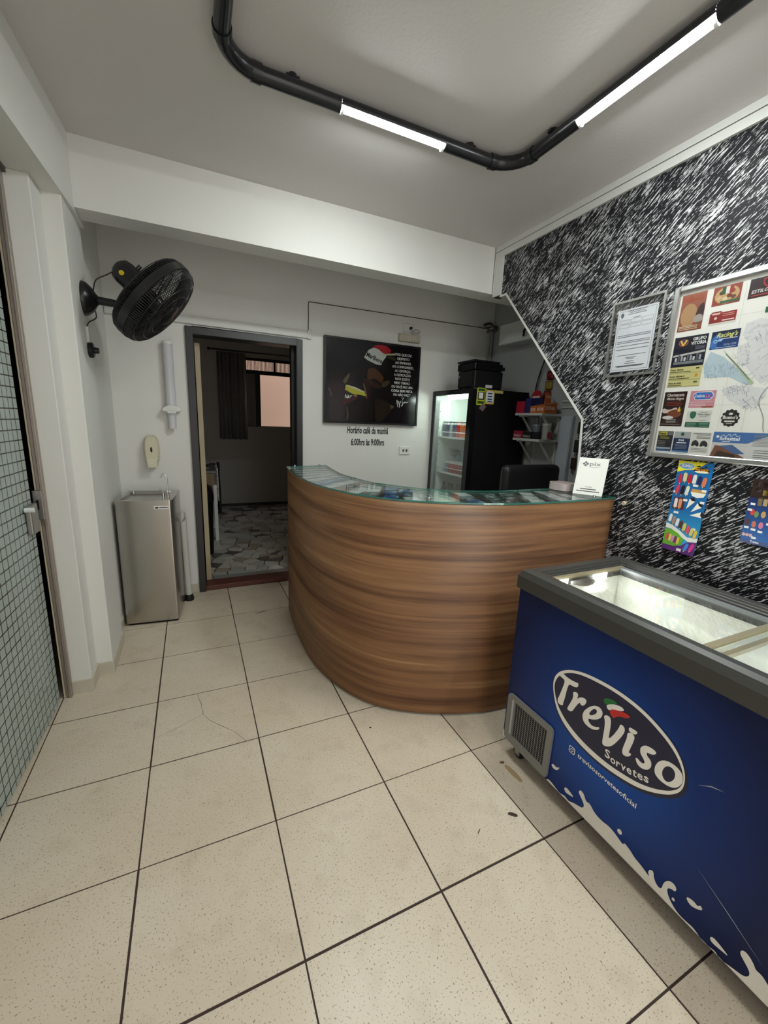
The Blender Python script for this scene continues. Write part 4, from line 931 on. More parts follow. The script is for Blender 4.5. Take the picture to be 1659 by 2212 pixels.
# ------------------------------------------------------------------ wall fan on the left pillar
def wall_fan():
    root = empty('wall_fan', (-.25, 1.535, 2.065), 'black oscillating fan on an arm, fixed to the left pillar', 'fan')
    K = mat('fan_black', (.009, .009, .010), .30)
    Bx = Matrix.Translation((-.250, 1.535, 2.065)) @ Matrix.Rotation(PI/2, 4, 'Y')
    MB().lathe([(.082, 0), (.082, .006), (.076, .022), (.055, .045), (.030, .060), (.024, .066)], 28, Bx @ Matrix.Scale(1.05, 4, (1, 0, 0))).build('wall_base', K, root, auto=50)
    P = Vector((.088, 1.445, 2.083)); n = Vector((.72, -.09, -.66)).normalized()
    ax = P-n*.145
    el_ = Vector((-.045, 1.515, 2.050))
    MB().tube([(-.192, 1.535, 2.065), (-.12, 1.53, 2.060), el_], [.021, .020, .019], 14).build('arm', K, root, auto=50)
    MB().tube([el_, el_*.5+(ax-Vector((0, 0, .05)))*.5, ax-Vector((0, 0, .02))], [.022, .026, .03], 12).build('tilt_joint', K, root, auto=50)
    z = n; x = Vector((0, 0, 1)).cross(z).normalized(); y = z.cross(x)
    M = Matrix((x, y, z)).transposed().to_4x4(); M.translation = P
    R = .245
    # motor housing behind the cage
    MB().lathe([(.001, -.225), (.035, -.222), (.056, -.205), (.063, -.175), (.063, -.12), (.070, -.085), (.001, -.08)], 26, M).build('motor_housing', K, root, auto=45)
    kb = M @ Vector((-.045, .050, -.185))
    MB().lathe([(.001, .0), (.012, .0), (.012, .008), (.001, .009)], 14, M @ Matrix.Translation((-.061, -.012, -.165)) @ Matrix.Rotation(-PI/2, 4, 'Y')).build('yellow_label', mat('yellow_label', srgb(200, 180, 20), .5), root)
    MB().cyl(M @ Vector((0, .06, -.15)), M @ Vector((0, .085, -.15)), .010, 10).build('swing_knob', K, root)
    # cage: rim band, front and rear wire grilles
    MB().lathe([(R-.004, -.020), (R+.004, -.020), (R+.004, .020), (R-.004, .020), (R-.004, -.020)], 56, M).build('rim_band', K, root, auto=40)
    def grille(sign, depth, nm):
        mb = MB(); k = 120
        for i in range(k):
            a = 2*PI*i/k; sw = .18*sign
            pts = []
            for t, d in ((1., .02), (.97, .40), (.85, .75), (.62, .95), (.36, 1.), (.24, 1.)):
                aa = a+sw*(1-t); pts.append(M @ Vector((R*t*math.cos(aa), R*t*math.sin(aa), sign*(.02+depth*d))))
            mb.tube(pts, .0021, 4, caps=False)
        for t, d in ((.92, .58), (.74, .86), (.52, .97), (.25, 1.)):
            mb.tube([M @ Vector((R*t*math.cos(a), R*t*math.sin(a), sign*(.02+depth*d))) for a in [2*PI*i/40 for i in range(40)]], .0034, 5, closed=True)
        return mb.build(nm, K, root, smooth=True, clean=False)
    grille(1, .075, 'front_grille'); grille(-1, .065, 'rear_grille')
    MB().lathe([(.066, .092), (.066, .100), (.040, .107), (.001, .109)], 28, M).build('hub_badge', K, root, auto=40)
    for i in range(3):
        vs = []
        for j in range(9):
            rr = .05+.185*j/8; wd = .075+.090*math.sin(PI*min(1, j/8*.9+.1))
            for s in range(7):
                u = s/6-.5; a = i*2*PI/3+u*wd*2/rr*.55+.25*j/8
                vs.append(M @ Vector((rr*math.cos(a), rr*math.sin(a), .022*math.sin(u*2.6)+.004)))
        o = MB().add(vs, [(j*7+s, j*7+s+1, j*7+s+8, j*7+s+7) for j in range(8) for s in range(6)]).build('blade', K, root, smooth=True)
        o.modifiers.new('thick', 'SOLIDIFY').thickness = .003
    MB().lathe([(.001, -.06), (.035, -.06), (.040, .03), (.030, .045), (.001, .05)], 20, M).build('blade_hub', K, root, auto=40)
    m0 = M @ Vector((-.058, -.01, -.19))
    MB().tube([tuple(v) for v in catmull([(-.196, 1.50, 2.105), (-.175, 1.47, 2.15), (-.12, 1.45, 2.18), tuple(m0)], 6)], .0032, 6).build('cord', K, root, smooth=True)
    MB().tube([tuple(v) for v in catmull([(-.205, 1.555, 2.02), (-.205, 1.56, 1.98), (-.235, 1.535, 1.95), (-.246, 1.53, 1.925)], 6)], .0032, 6).build('cord', K, root, smooth=True)
wall_fan()
fc = empty('fan_speed_switch', (-.25, 1.537, 1.81), 'black round fan speed dial with a short white conduit on the pillar', 'switch')
B(-.250, -.240, 1.522, 1.546, 1.845, 1.925).build('conduit', TRIMW, fc)
Sx = Matrix.Translation((-.250, 1.54, 1.808)) @ Matrix.Rotation(PI/2, 4, 'Y')
MB().lathe([(.040, 0), (.040, .018), (.034, .024), (.001, .024)], 24, Sx).build('housing', BLACKP, fc, auto=40)
MB().lathe([(.017, .024), (.015, .046), (.001, .047)], 16, Sx @ Matrix.Translation((0, .004, 0))).build('dial', BLACKP, fc, auto=40)

# ------------------------------------------------------------------ cup dispenser, soap dispenser
cp = empty('cup_dispenser', (.105, 2.35, 1.37), 'tall clear tube dispenser of disposable cups on the back wall', 'dispenser')
CLR = mat('clear_grey_plastic', (.60, .60, .63), .15)
MB().cyl((.105, 2.305, 1.53), (.105, 2.305, 1.99), .034, 22).build('tube', CLR, cp, auto=40)
MB().cyl((.105, 2.305, 1.985), (.105, 2.305, 2.003), .038, 22).build('cap', WHITEP, cp, auto=40)
MB().lathe([(.030, 1.53), (.026, 1.375)], 20, Matrix.Translation((.105, 2.305, 0))).build('cup', mat('white_cup', (.62, .63, .66), .35), cp, smooth=True)
MB().prism(smooth_poly([(.034, 1.508), (.055, 1.535), (.105, 1.555), (.155, 1.535), (.176, 1.512), (.150, 1.500), (.105, 1.495), (.060, 1.500)], 1), 0, 1, lambda p, q, h: (p, 2.349-.085*h, q)).build('collar', WHITEP, cp, bevel=.006)
B(.075, .135, 2.254, 2.264, 1.488, 1.508).build('lever', WHITEP, cp, bevel=.004)
B(.085, .125, 2.335, 2.35, 1.40, 1.98).build('back_plate', CLR, cp)
sd = empty('soap_dispenser', (-.05, 2.35, 1.08), 'cream soap dispenser on the wall above the drinking fountain', 'dispenser')
sdp = smooth_poly([(-.100, 1.13), (-.103, 1.24), (-.090, 1.315), (-.050, 1.322), (-.008, 1.315), (.006, 1.24), (.003, 1.13), (-.02, 1.105), (-.075, 1.105)], 2)
MB().prism(sdp, 0, 1, lambda p, q, h: (-.049+(p+.049)*(1-.14*h), 2.350-.085*h, 1.215+(q-1.215)*(1-.05*h))).build('body', CREAMP, sd, bevel=.012, seg=3)
MB().prism([(-.080, 1.080), (-.018, 1.080), (-.012, 1.150), (-.086, 1.150)], 0, 1, lambda p, q, h: (p, 2.345-.098*h, q)).build('push_bar', mat('cream_light', (.68, .64, .48), .35), sd, bevel=.006)
MB().prism(ellipse(-.049, 1.215, .007, .020, 18), 0, 1, lambda p, q, h: (p, 2.266-.002*h, q)).build('sight_glass', BLACKG, sd)

# ------------------------------------------------------------------ steel drinking fountain
wf = empty('drinking_fountain', (-.068, 2.05, 0), 'stainless steel floor-standing drinking fountain in the left corner', 'drinking fountain', rz=math.radians(-5.5))
def loc(mb, name, mt, parent=wf, **k):
    o = mb.build(name, mt, None, **k); o.parent = parent; return o
w2, dF, dB, H = .171, -.205, .22, .905
prof = fillet([(-w2, dF), (w2, dF), (w2, dB), (-w2, dB)], .018, 4)
loc(MB().prism(prof, .018, H-.02), 'cabinet', STEEL, auto=40)
loc(MB().prism([(p*.94, q*.94) for p, q in prof], 0, .02), 'plinth', BLACKM)
# basin top with sunken bowl
bo = fillet([(-w2-.003, dF-.004), (w2+.003, dF-.004), (w2+.003, dB), (-w2-.003, dB)], .02, 4); n = len(bo)
bi = fillet([(-w2+.020, dF+.035), (w2-.085, dF+.035), (w2-.085, dB-.035), (-w2+.020, dB-.035)], .03, 4)
bl = [(p*.9-.004, q*.85) for p, q in bi]
mb = MB().add([(*p, H-.022) for p in bo]+[(*p, H) for p in bo]+[(*p, H) for p in bi]+[(*p, H-.045) for p in bl],
              [(i, (i+1) % n, n+(i+1) % n, n+i) for i in range(n)]+[(n+i, n+(i+1) % n, 2*n+(i+1) % n, 2*n+i) for i in range(n)]+[(2*n+i, 2*n+(i+1) % n, 3*n+(i+1) % n, 3*n+i) for i in range(n)]+[tuple(range(3*n, 4*n))])
loc(mb, 'basin', STEEL, auto=35)
tx, ty = w2-.045, -.03
sp2 = [(tx, ty, H), (tx, ty, H+.115), (tx-.004, ty, H+.145), (tx-.020, ty, H+.160), (tx-.034, ty, H+.150), (tx-.036, ty, H+.132)]
loc(MB().tube([tuple(v) for v in catmull(sp2, 5)], .0042, 10), 'bottle_spout', CHROME, smooth=True)
loc(MB().cyl((tx, ty, H), (tx, ty, H+.040), .010, 14), 'tap_body', CHROME, auto=40)
loc(MB().cyl((tx-.022, ty-.045, H), (tx-.022, ty-.045, H+.030), .010, 14), 'tap_body', CHROME, auto=40)
loc(MB().tube([(tx-.022, ty-.045, H+.03), (tx-.026, ty-.05, H+.05), (tx-.045, ty-.05, H+.055)], .0045, 8), 'mouth_jet', CHROME, smooth=True)
loc(B(tx-.008, tx+.022, ty-.012, ty+.004, H+.028, H+.036), 'tap_lever', CHROME)
st2 = loc(B(.062, .152, dF-.0015, dF, H-.062, H-.038), 'brand_sticker', mat('sticker_white', (.72, .72, .70), .4))
loc(B(.070, .088, dF-.0022, dF-.0014, H-.056, H-.046), 'brand_mark', BLACKM, st2); loc(B(.094, .147, dF-.0022, dF-.0014, H-.053, H-.048), 'brand_line', BLACKM, st2)
# disposable-cup collector tube beside it
ct = empty('cup_collector_tube', (.145, 2.198, 0), 'grey-white cup collector tube with black foot beside the fountain', 'tube')
mb = MB(); k_ = 20; r_ = .0235
vs = [(.145+r_*math.cos(2*PI*i/k_), 2.20+r_*math.sin(2*PI*i/k_), .045) for i in range(k_)]+[(.136+r_*math.cos(2*PI*i/k_), 2.20+r_*math.sin(2*PI*i/k_), .70+.035*math.sin(2*PI*i/k_)+.012*math.cos(2*PI*i/k_)) for i in range(k_)]
vi = [(.136+(r_-.003)*math.cos(2*PI*i/k_), 2.20+(r_-.003)*math.sin(2*PI*i/k_), .70+.035*math.sin(2*PI*i/k_)+.012*math.cos(2*PI*i/k_)) for i in range(k_)]
vb = [(.138+(r_-.003)*math.cos(2*PI*i/k_), 2.20+(r_-.003)*math.sin(2*PI*i/k_), .45) for i in range(k_)]
mb.add(vs+vi+vb, [(i, (i+1) % k_, k_+(i+1) % k_, k_+i) for i in range(k_)]+[(k_+i, k_+(i+1) % k_, 2*k_+(i+1) % k_, 2*k_+i) for i in range(k_)]+[(2*k_+i, 2*k_+(i+1) % k_, 3*k_+(i+1) % k_, 3*k_+i) for i in range(k_)]+[tuple(range(3*k_, 4*k_))])
mb.build('tube', mat('tube_grey_white', (.52, .51, .47), .4), ct, auto=50)
MB().lathe([(.001, 0), (.034, 0), (.036, .018), (.027, .050), (.001, .052)], 20, Matrix.Translation((.147, 2.198, 0))).build('foot', BLACKP, ct, auto=50)

# ------------------------------------------------------------------ drinks fridge
FX0, FX1, FY0, FY1, FH = 2.425, 3.05, 1.69, 2.335, 1.805
fg = empty('drinks_fridge', ((FX0+FX1)/2, (FY0+FY1)/2, 0), 'black glass-door drinks fridge with a lit white interior', 'fridge')
mb = MB().box(FX0+.05, FX1, FY0, FY0+.035, .05, FH).box(FX0+.05, FX1, FY1-.035, FY1, .05, FH).box(FX1-.035, FX1, FY0+.035, FY1-.035, .05, FH).box(FX0+.05, FX1-.035, FY0+.035, FY1-.035, FH-.04, FH).box(FX0+.05, FX1-.035, FY0+.035, FY1-.035, .05, .12)
mb.build('cabinet', BLACKM, fg)
LW = mat('fridge_liner', (.74, .80, .75), .5)
q_ = .0355
mb = MB()
a0, a1, b0, b1, c0, c1 = FX0+.052, FX1-q_, FY0+q_, FY1-q_, .121, FH-.041
mb.add([(a0, b0, c0), (a1, b0, c0), (a1, b1, c0), (a0, b1, c0), (a0, b0, c1), (a1, b0, c1), (a1, b1, c1), (a0, b1, c1)], [(0, 1, 2, 3), (4, 7, 6, 5), (0, 4, 5, 1), (1, 5, 6, 2), (2, 6, 7, 3)])
mb.build('liner', LW, fg, clean=False)
dr = MB().box(FX0, FX0+.045, FY0, FY0+.060, .07, FH).box(FX0, FX0+.045, FY1-.055, FY1, .07, FH).box(FX0, FX0+.045, FY0+.060, FY1-.055, FH-.045, FH).box(FX0, FX0+.045, FY0+.060, FY1-.055, .07, .13).build('door', BLACKG, fg)
B(FX0+.015, FX0+.022, FY0+.060, FY1-.055, .13, FH-.045).build('door_glass', glassmat('fridge_glass', (.98, 1, .99), .25), dr)
MB().box(FX0-.004, FX0+.045, FY1-.070, FY1-.056, .13, FH-.045).build('door_trim', mat('door_trim_grey', (.25, .27, .26), .3), dr)
B(FX0+.07, FX0+.10, FY0+.07, FY1-.16, FH-.075, FH-.052).build('lamp', mat('fridge_lamp', (1, 1, 1), .4, emit=(.88, 1, .93), estr=13.), fg)
SW = mat('shelf_wire_white', (.75, .78, .76), .4)
for z in (1.372, 1.028, .68, .33):
    sh = B(FX0+.075, FX1-.05, FY0+.04, FY1-.04, z-.008, z).build('shelf', SW, fg)
    MB().tube([(FX0+.078, FY0+.045, z), (FX0+.078, FY0+.045, z+.048), (FX0+.078, FY1-.045, z+.048), (FX0+.078, FY1-.045, z)], .0035, 8).build('shelf_rail', SW, sh)
    B(FX0+.070, FX0+.078, FY0+.04, FY1-.04, z-.012, z+.006).build('shelf_lip', SW, sh)
for i in range(18): B(a0+.02, a0+.024, b1-.004, b1-.001, .25+.08*i, .262+.08*i).build('shelf_slot', mat('slot_dark', (.05, .05, .05)), fg)
# papers stuck on the fridge side
def ons(x, z, off): return (x, FY0-off, z)
def sticker(x0, x1, z0, z1, mt, nm='sticker', t=.0012):
    return MB().prism(fillet(rect(x0, x1, z0, z1), .012, 3), 0, 1, lambda p, q, h: (p, FY0-t*h, q)).build(nm, mt, fg)
s1_ = sticker(2.470, 2.562, 1.668, 1.812, ink(190, 190, 40)); s1_['label'] = 'yellow-green energy rating label'
for z0, z1, c in ((1.785, 1.806, (30, 80, 50)), (1.712, 1.778, (40, 46, 40)), (1.680, 1.702, (30, 70, 40))): flat(rect(2.480, 2.550, z0, z1), ink(*c), s1_, ons, .0018)
flat(rect(2.490, 2.535, 1.722, 1.772), ink(215, 218, 210), s1_, ons, .0024)
s2_ = sticker(2.556, 2.658, 1.680, 1.800, ink(205, 170, 60)); s2_['label'] = 'orange-edged notice card'
flat(fillet(rect(2.566, 2.648, 1.690, 1.790), .03, 5), ink(205, 215, 225), s2_, ons, .0018)
for z in (1.77, 1.746, 1.722, 1.702): flat(rect(2.585, 2.632, z-.005, z+.005), ink(40, 45, 60), s2_, ons, .0024)
s3_ = sticker(2.655, 2.752, 1.777, 1.800, ink(200, 190, 110)); s3_['label'] = 'small pale yellow label'
s4_ = MB().prism([(2.502, 1.642), (2.545, 1.615), (2.580, 1.660), (2.535, 1.682)], 0, 1, lambda p, q, h: (p, FY0-.002*h, q)).build('tag', ink(105, 92, 90), fg)

# cans and bottles, each its own thing
def can_mesh(nm, col, r, h, top):
    mb = MB().lathe([(.001, 0), (r*.8, 0), (r, .008), (r, h-.030)], 14); mb.cur = 1
    mb.lathe([(r, h-.030), (r*.80, h-.012)], 14); mb.cur = 2
    mb.lathe([(r*.82, h-.012), (r*.82, h), (.001, h-.001)], 14)
    return mb.mesh(nm, [ink(*col, .3), ink(205, 208, 208, .3), ink(*top, .3)], smooth=True)
def bottle_mesh(nm, col, r, h, cap):
    mb = MB().lathe([(.001, 0), (r, .004), (r, h*.55), (r*.85, h*.66), (r*.36, h*.82), (r*.36, h*.93)], 14); mb.cur = 1
    mb.lathe([(r*.42, h*.92), (r*.42, h), (.001, h)], 12)
    return mb.mesh(nm, [ink(*col, .2), ink(*cap, .3)], smooth=True)
AL = (170, 175, 175)
row1 = [('grey-blue', (70, 90, 110)), ('navy', (30, 36, 90)), ('silver', (150, 158, 160)), ('slate blue', (66, 90, 120)), ('bright red', (190, 40, 44)), ('orange', (205, 110, 50)), ('orange', (205, 110, 50)), ('amber yellow', (205, 170, 60)), ('yellow', (215, 195, 60))]
for i, (cn, c) in enumerate(row1):
    for rw in range(2):
        o = link(bpy.data.objects.new('drink_can', can_mesh('drink_can', c, .025, .150, (20, 22, 24) if i != 4 else (150, 40, 40)))); o.location = (FX0+.125+.075*rw, FY1-.068-.0595*i, 1.372)
        tag(o, ('front-row ' if rw == 0 else 'second-row ')+cn+' drink can on the top fridge shelf' + ('' if cn != 'orange' else ' beside the amber ones' if i == 6 else ' beside the red one'), 'can', 'cans on the top fridge shelf')
row2 = [('clear blue', (110, 130, 150)), ('dark red', (150, 30, 40)), ('dark red', (150, 30, 40)), ('crimson', (165, 40, 55)), ('crimson', (165, 40, 55)), ('deep green', (30, 90, 60)), ('deep green', (30, 90, 60)), ('green', (50, 120, 80))]
for i, (cn, c) in enumerate(row2):
    o = link(bpy.data.objects.new('drink_can', can_mesh('drink_can', c, .031, .122, AL))); o.location = (FX0+.13, FY1-.15-.056*i*1.02, 1.028)
    _k = [c_[0] for c_ in row2[:i]].count(cn); _n = [c_[0] for c_ in row2].count(cn)
    tag(o, (('left ' if _k == 0 else 'right ') if _n > 1 else '')+cn+' drink can on the middle fridge shelf behind the wire rail', 'can', 'cans on the middle fridge shelf')
for i in range(5):
    o = link(bpy.data.objects.new('water_bottle', bottle_mesh('water_bottle', (130, 145, 160) if i < 3 else (110, 95, 85), .032, .215, (60, 80, 150)))); o.location = (FX0+.25, FY1-.16-.08*i, 1.028)
    tag(o, ('leftmost', 'middle', 'rightmost')[i]+' pale water bottle at the back of the middle fridge shelf' if i < 3 else ('left', 'right')[i-3]+' brownish bottle at the back of the middle fridge shelf', 'bottle', 'bottles at the back of the middle fridge shelf')
for i in range(7):
    o = link(bpy.data.objects.new('dark_bottle', bottle_mesh('dark_bottle', (58, 56, 34) if i < 4 else (84, 70, 52), .034, .24, (30, 30, 26)))); o.location = (FX0+.13+.02*(i % 2), FY1-.10-.072*i, .68)
    tag(o, ('first', 'second', 'third', 'fourth')[i]+' olive glass bottle from the left on the lowest visible fridge shelf' if i < 4 else ('left', 'middle', 'right')[i-4]+' brown glass bottle on the lowest visible fridge shelf', 'bottle', 'glass bottles on the lowest visible fridge shelf')

# ------------------------------------------------------------------ printer on the fridge
pn = empty('printer', (2.60, 1.80, FH), 'black multifunction printer standing on top of the fridge', 'printer')
B(2.44, 2.74, 1.70, 1.95, FH+.012, FH+.150).build('body', BLACKP, pn, bevel=.008)
B(2.43, 2.73, 1.695, 1.955, FH+.152, FH+.215).build('scanner', BLACKG, pn, bevel=.010)
B(2.42, 2.70, 1.70, 1.95, FH+.217, FH+.235).build('lid', BLACKP, pn, bevel=.008)
B(2.72, 2.765, 1.71, 1.94, FH+.165, FH+.195).build('rear_tray', BLACKP, pn, bevel=.004)
B(2.432, 2.442, 1.73, 1.90, FH+.03, FH+.12).build('output_slot', mat('slot_black', (.004, .004, .004), .5), pn)
B(2.405, 2.445, 1.75, 1.88, FH+.020, FH+.028).build('output_tray', BLACKP, pn)
MB().cyl((2.440, 1.925, FH+.105), (2.435, 1.925, FH+.105), .010, 14).build('power_button', mat('button_grey', (.2, .2, .2), .4), pn)
B(2.56, 2.63, 1.697, 1.70, FH+.010, FH+.035).build('spec_label', ink(190, 190, 195), pn)
for x, y in ((2.46, 1.72), (2.72, 1.72), (2.46, 1.93), (2.72, 1.93)): B(x-.012, x+.012, y-.012, y+.012, FH, FH+.013).build('foot', BLACKM, pn)
shp = B(2.45, 2.60, 1.692, 1.96, FH+.0005, FH+.0015).build('paper_sheet', WHITEP); tag(shp, 'white paper sheet lying under the printer', 'paper')
shp.location.x = -.012

# ------------------------------------------------------------------ alcove: cupboard, shelves, sweets, chair
cb_ = empty('wall_cupboard', (3.02, 1.75, 2.25), 'white wall cupboard with a key in its lock in the alcove', 'cupboard')
B(2.955, 3.10, 1.45, 2.055, 2.248, 2.428).build('body', mat('cupboard_white', (.60, .61, .59), .45), cb_)
B(2.945, 2.9555, 1.455, 2.050, 2.253, 2.423).build('door', mat('cupboard_white', (.6, .6, .6)), cb_)
ky = MB().cyl((2.945, 1.702, 2.335), (2.925, 1.702, 2.335), .008, 10).build('key', BLACKP, cb_)
B(2.920, 2.927, 1.693, 1.711, 2.275, 2.33).build('key_tag', BLACKM, ky)
tc = empty('tall_cupboard', (3.08, 1.24, 0), 'tall pale blue-white cupboard below the key hooks in the alcove', 'cupboard')
B(3.066, 3.10, 1.182, 1.30, 0, 1.60).build('panel', mat('blue_white_panel', (.42, .46, .50), .5), tc)
B(3.060, 3.0665, 1.187, 1.295, .02, 1.585).build('door', mat('blue_white_panel', (.4, .4, .4)), tc)
pp = empty('conduit_pair', (3.09, 1.2, 1.68), 'two thin pale conduits running along the alcove wall', 'conduit')
for z in (1.672, 1.722): MB().cyl((3.092, .8, z), (3.092, 1.33, z), .007, 10).build('pipe', mat('cupboard_white', (.6, .6, .6)), pp)
SHW = mat('shelf_white', (.52, .53, .51), .45)
def shelf(z, lab):
    s = empty('wall_shelf', (2.98, 1.47, z), lab, 'shelf', 'white wall shelves in the alcove')
    B(2.86, 3.10, 1.315, 1.63, z-.020, z).build('board', SHW, s)
    for y in (1.35, 1.59):
        mb = MB().box(3.085, 3.10, y-.008, y+.008, z-.25, z-.02).box(2.88, 3.10, y-.008, y+.008, z-.032, z-.020)
        mb.prism([(2.905, z-.032), (2.923, z-.032), (3.100, z-.235), (3.100, z-.255)], y-.006, y+.006, lambda p, q, h: (p, h, q))
        mb.build('bracket', SHW, s)
shelf(1.617, 'upper white wall shelf holding chocolate boxes'); shelf(1.402, 'lower white wall shelf holding sweet packs and jars')
DX, DY = -.19, -.205
def sweets(name, x0, x1, y0, y1, z0, z1, col, label, txt=None, back=None, tcol=(225, 215, 205), cat='box', slope=.7):
    x0 += DX; x1 += DX; y0 += DY; y1 += DY
    e = empty(name, ((x0+x1)/2, (y0+y1)/2, z0), label, cat)
    mt = ink(*col)
    o = MB().prism([(x0, z0), (x1, z0), (x1, z1), (x0, z0+(z1-z0)*slope)], y0, y1, lambda p, q, h: (p, h, q)).build('tray', mt, e, bevel=.002)
    if back: B(x1-.006, x1, y0, y1, z1, z1+back).build('back_flap', mt, e, bevel=.002)
    if txt:
        text(txt, ink(*tcol), e, lambda p, q, off: (p, y0-off, q), x0+.01, z0+(z1-z0)*.30, (z1-z0)*.30, width=(x1-x0)*.75, off=.001, bold=.02)
        text(txt, ink(*tcol), e, lambda p, q, off: (x0-off, y1-p, q), .006, z0+(z1-z0)*.22, (z1-z0)*.26, width=(y1-y0)*.8, off=.001, bold=.02)
    return e
S1 = 1.6175; S2 = 1.4025
e1 = sweets('chocolate_box', 3.062, 3.20, 1.512, 1.60, S1, S1+.088, (176, 90, 34), 'orange chocolate bar box with a tall flap at the near shelf end', '5STAR')
MB().prism([(3.13+DX, S1+.085), (3.20+DX, S1+.085), (3.195+DX, S1+.165), (3.135+DX, S1+.165)], 1.585+DY, 1.592+DY, lambda p, q, h: (p, h, q)).build('back_flap', ink(176, 90, 34), e1)
text('5STAR', ink(225, 215, 205), e1, lambda p, q, off: (p, 1.585+DY-off, q), 3.138+DX, S1+.125, .022, width=.05, off=.001, bold=.02)
sweets('chocolate_box', 3.062, 3.17, 1.605, 1.672, S1, S1+.080, (190, 105, 40), 'lighter orange chocolate box next to the blue one', '5STAR')
sweets('chocolate_box', 3.066, 3.20, 1.678, 1.742, S1, S1+.135, (34, 38, 100), 'dark blue chocolate box with yellow stripe on the upper shelf', None, tcol=(200, 180, 80), slope=.9)
sweets('chocolate_box', 3.060, 3.15, 1.745, 1.842, S1, S1+.105, (165, 28, 50), 'red chocolate box at the far end of the upper shelf', None, slope=.95)
rb = empty('round_display_card', (3.02, 1.565, S1), 'round-topped red chocolate display card on the upper shelf', 'display card')
MB().prism([(1.515, S1), (1.625, S1), (1.625, S1+.15)]+[(1.570+.055*math.cos(a), S1+.15+.052*math.sin(a)) for a in [PI*i/10 for i in range(1, 10)]]+[(1.515, S1+.15)], 3.025, 3.035, lambda p, q, h: (h, p, q)).build('card', ink(165, 26, 36), rb)
flat(rect(.012, .097, S1+.137, S1+.155), ink(215, 200, 195), rb, lambda p, q, off: (3.025-off, 1.625-p, q), .001, 'title_band')
sweets('sweets_pack', 3.060, 3.11, 1.735, 1.842, S2, S2+.062, (150, 34, 60), 'red sweets pack at the far end of the lower shelf', 'HALLS', slope=1)
sweets('sweets_pack', 3.060, 3.12, 1.625, 1.725, S2, S2+.058, (24, 26, 28), 'black sweets pack in the middle of the lower shelf', 'HALLS', slope=1)
sweets('sweets_pack', 3.060, 3.12, 1.555, 1.615, S2, S2+.058, (28, 28, 30), 'plain black sweets pack beside the clear jar', None, slope=1)
def jar(x, y, r, h, col, lid, label):
    x += DX; y += DY
    e = empty('sweet_jar', (x, y, S2), label, 'jar')
    MB().lathe([(.001, 0), (r, 0), (r*1.06, h)], 18, Matrix.Translation((x, y, S2))).build('pot', ink(*col, .25), e, auto=50)
    MB().lathe([(r*1.1, h), (r*1.1, h+.012), (.001, h+.013)], 18, Matrix.Translation((x, y, S2))).build('lid', ink(*lid, .3), e, auto=50)
    return e
jj = jar(3.13, 1.528, .034, .115, (150, 148, 142), (175, 175, 170), 'white pot with red pattern at the near end of the lower shelf')
flat(rect(2.915, 2.965, S2+.01, S2+.06), ink(140, 40, 55), jj, lambda p, q, off: (p, 1.287-off, q), .001)
jar(3.20, 1.60, .035, .125, (150, 146, 110), (170, 165, 140), 'jar of yellow sweets behind the black packs')
jar(3.19, 1.70, .035, .110, (105, 112, 122), (150, 155, 160), 'clear plastic jar at the middle of the lower shelf')
for i, (z, c, lab) in enumerate(((1.945, (120, 24, 28), 'uppermost red sweet packet hanging above the shelves'), (1.860, (140, 120, 40), 'gold sweet packet hanging between two red ones'), (1.778, (128, 22, 34), 'lowest red sweet packet hanging above the upper shelf'))):
    yc = 1.497+.008*i
    e = empty('hanging_packet', (3.08, yc, z), lab, 'packet', 'sweet packets hanging on the alcove wall')
    vs = []
    for j in range(7):
        for s in range(7):
            u, v = s/6-.5, j/6-.5; bulge = .014*(1-4*u*u)*(1-4*v*v)
            vs.append((3.088-bulge+.004*math.sin(5*u+9*v), yc-u*.078*(1+.08*math.sin(j*3)), z+v*.070))
    o = MB().add(vs, [(j*7+s, j*7+s+1, j*7+s+8, j*7+s+7) for j in range(6) for s in range(6)]).build('bag', ink(*c, .2), e, smooth=True); o.modifiers.new('t', 'SOLIDIFY').thickness = .003
    B(3.084, 3.089, yc-.037, yc+.037, z+.035, z+.041).build('seal_strip', ink(90, 80, 60), e)
for i, (pts, r_) in enumerate((([(3.07, 1.52, 2.26), (3.06, 1.535, 2.12), (3.05, 1.575, 2.0), (3.055, 1.615, 1.87), (3.07, 1.637, 1.72)], .005), ([(3.085, 1.56, 2.26), (3.08, 1.58, 2.10), (3.08, 1.61, 1.95), (3.08, 1.64, 1.78)], .0028))):
    tag(MB().tube([tuple(v) for v in catmull(pts, 6)], r_, 8).build('power_cable', BLACKM, smooth=True), ('thick' if i == 0 else 'thin')+' black cable hanging from the alcove cupboard', 'cable')
for i, (y, z, w, h, c, lab) in enumerate(((1.108, 1.508, .042, .095, (40, 20, 14), 'topmost brown key fob hanging by the wall edging'), (1.120, 1.362, .046, .10, (14, 14, 15), 'middle black key fob hanging by the wall edging'), (1.130, 1.222, .046, .095, (34, 16, 12), 'lowest dark brown key fob hanging by the wall edging'))):
    e = empty('key_fob', (3.08, y, z), lab, 'key', 'key fobs hanging in the alcove')
    B(3.070, 3.090, y-w/2, y+w/2, z-h/2, z+h/2).build('fob', ink(*c), e, bevel=.008)
    MB().cyl((3.10, y, z+h/2+.012), (3.07, y, z+h/2+.012), .003, 8).build('hook', CHROME, e)
    B(3.077, 3.081, y-.012, y-.006, z-h/2-.045, z-h/2).box(3.077, 3.081, y+.004, y+.010, z-h/2-.035, z-h/2).build('key_blade', mat('dark_key', (.03, .03, .03), .4), e)
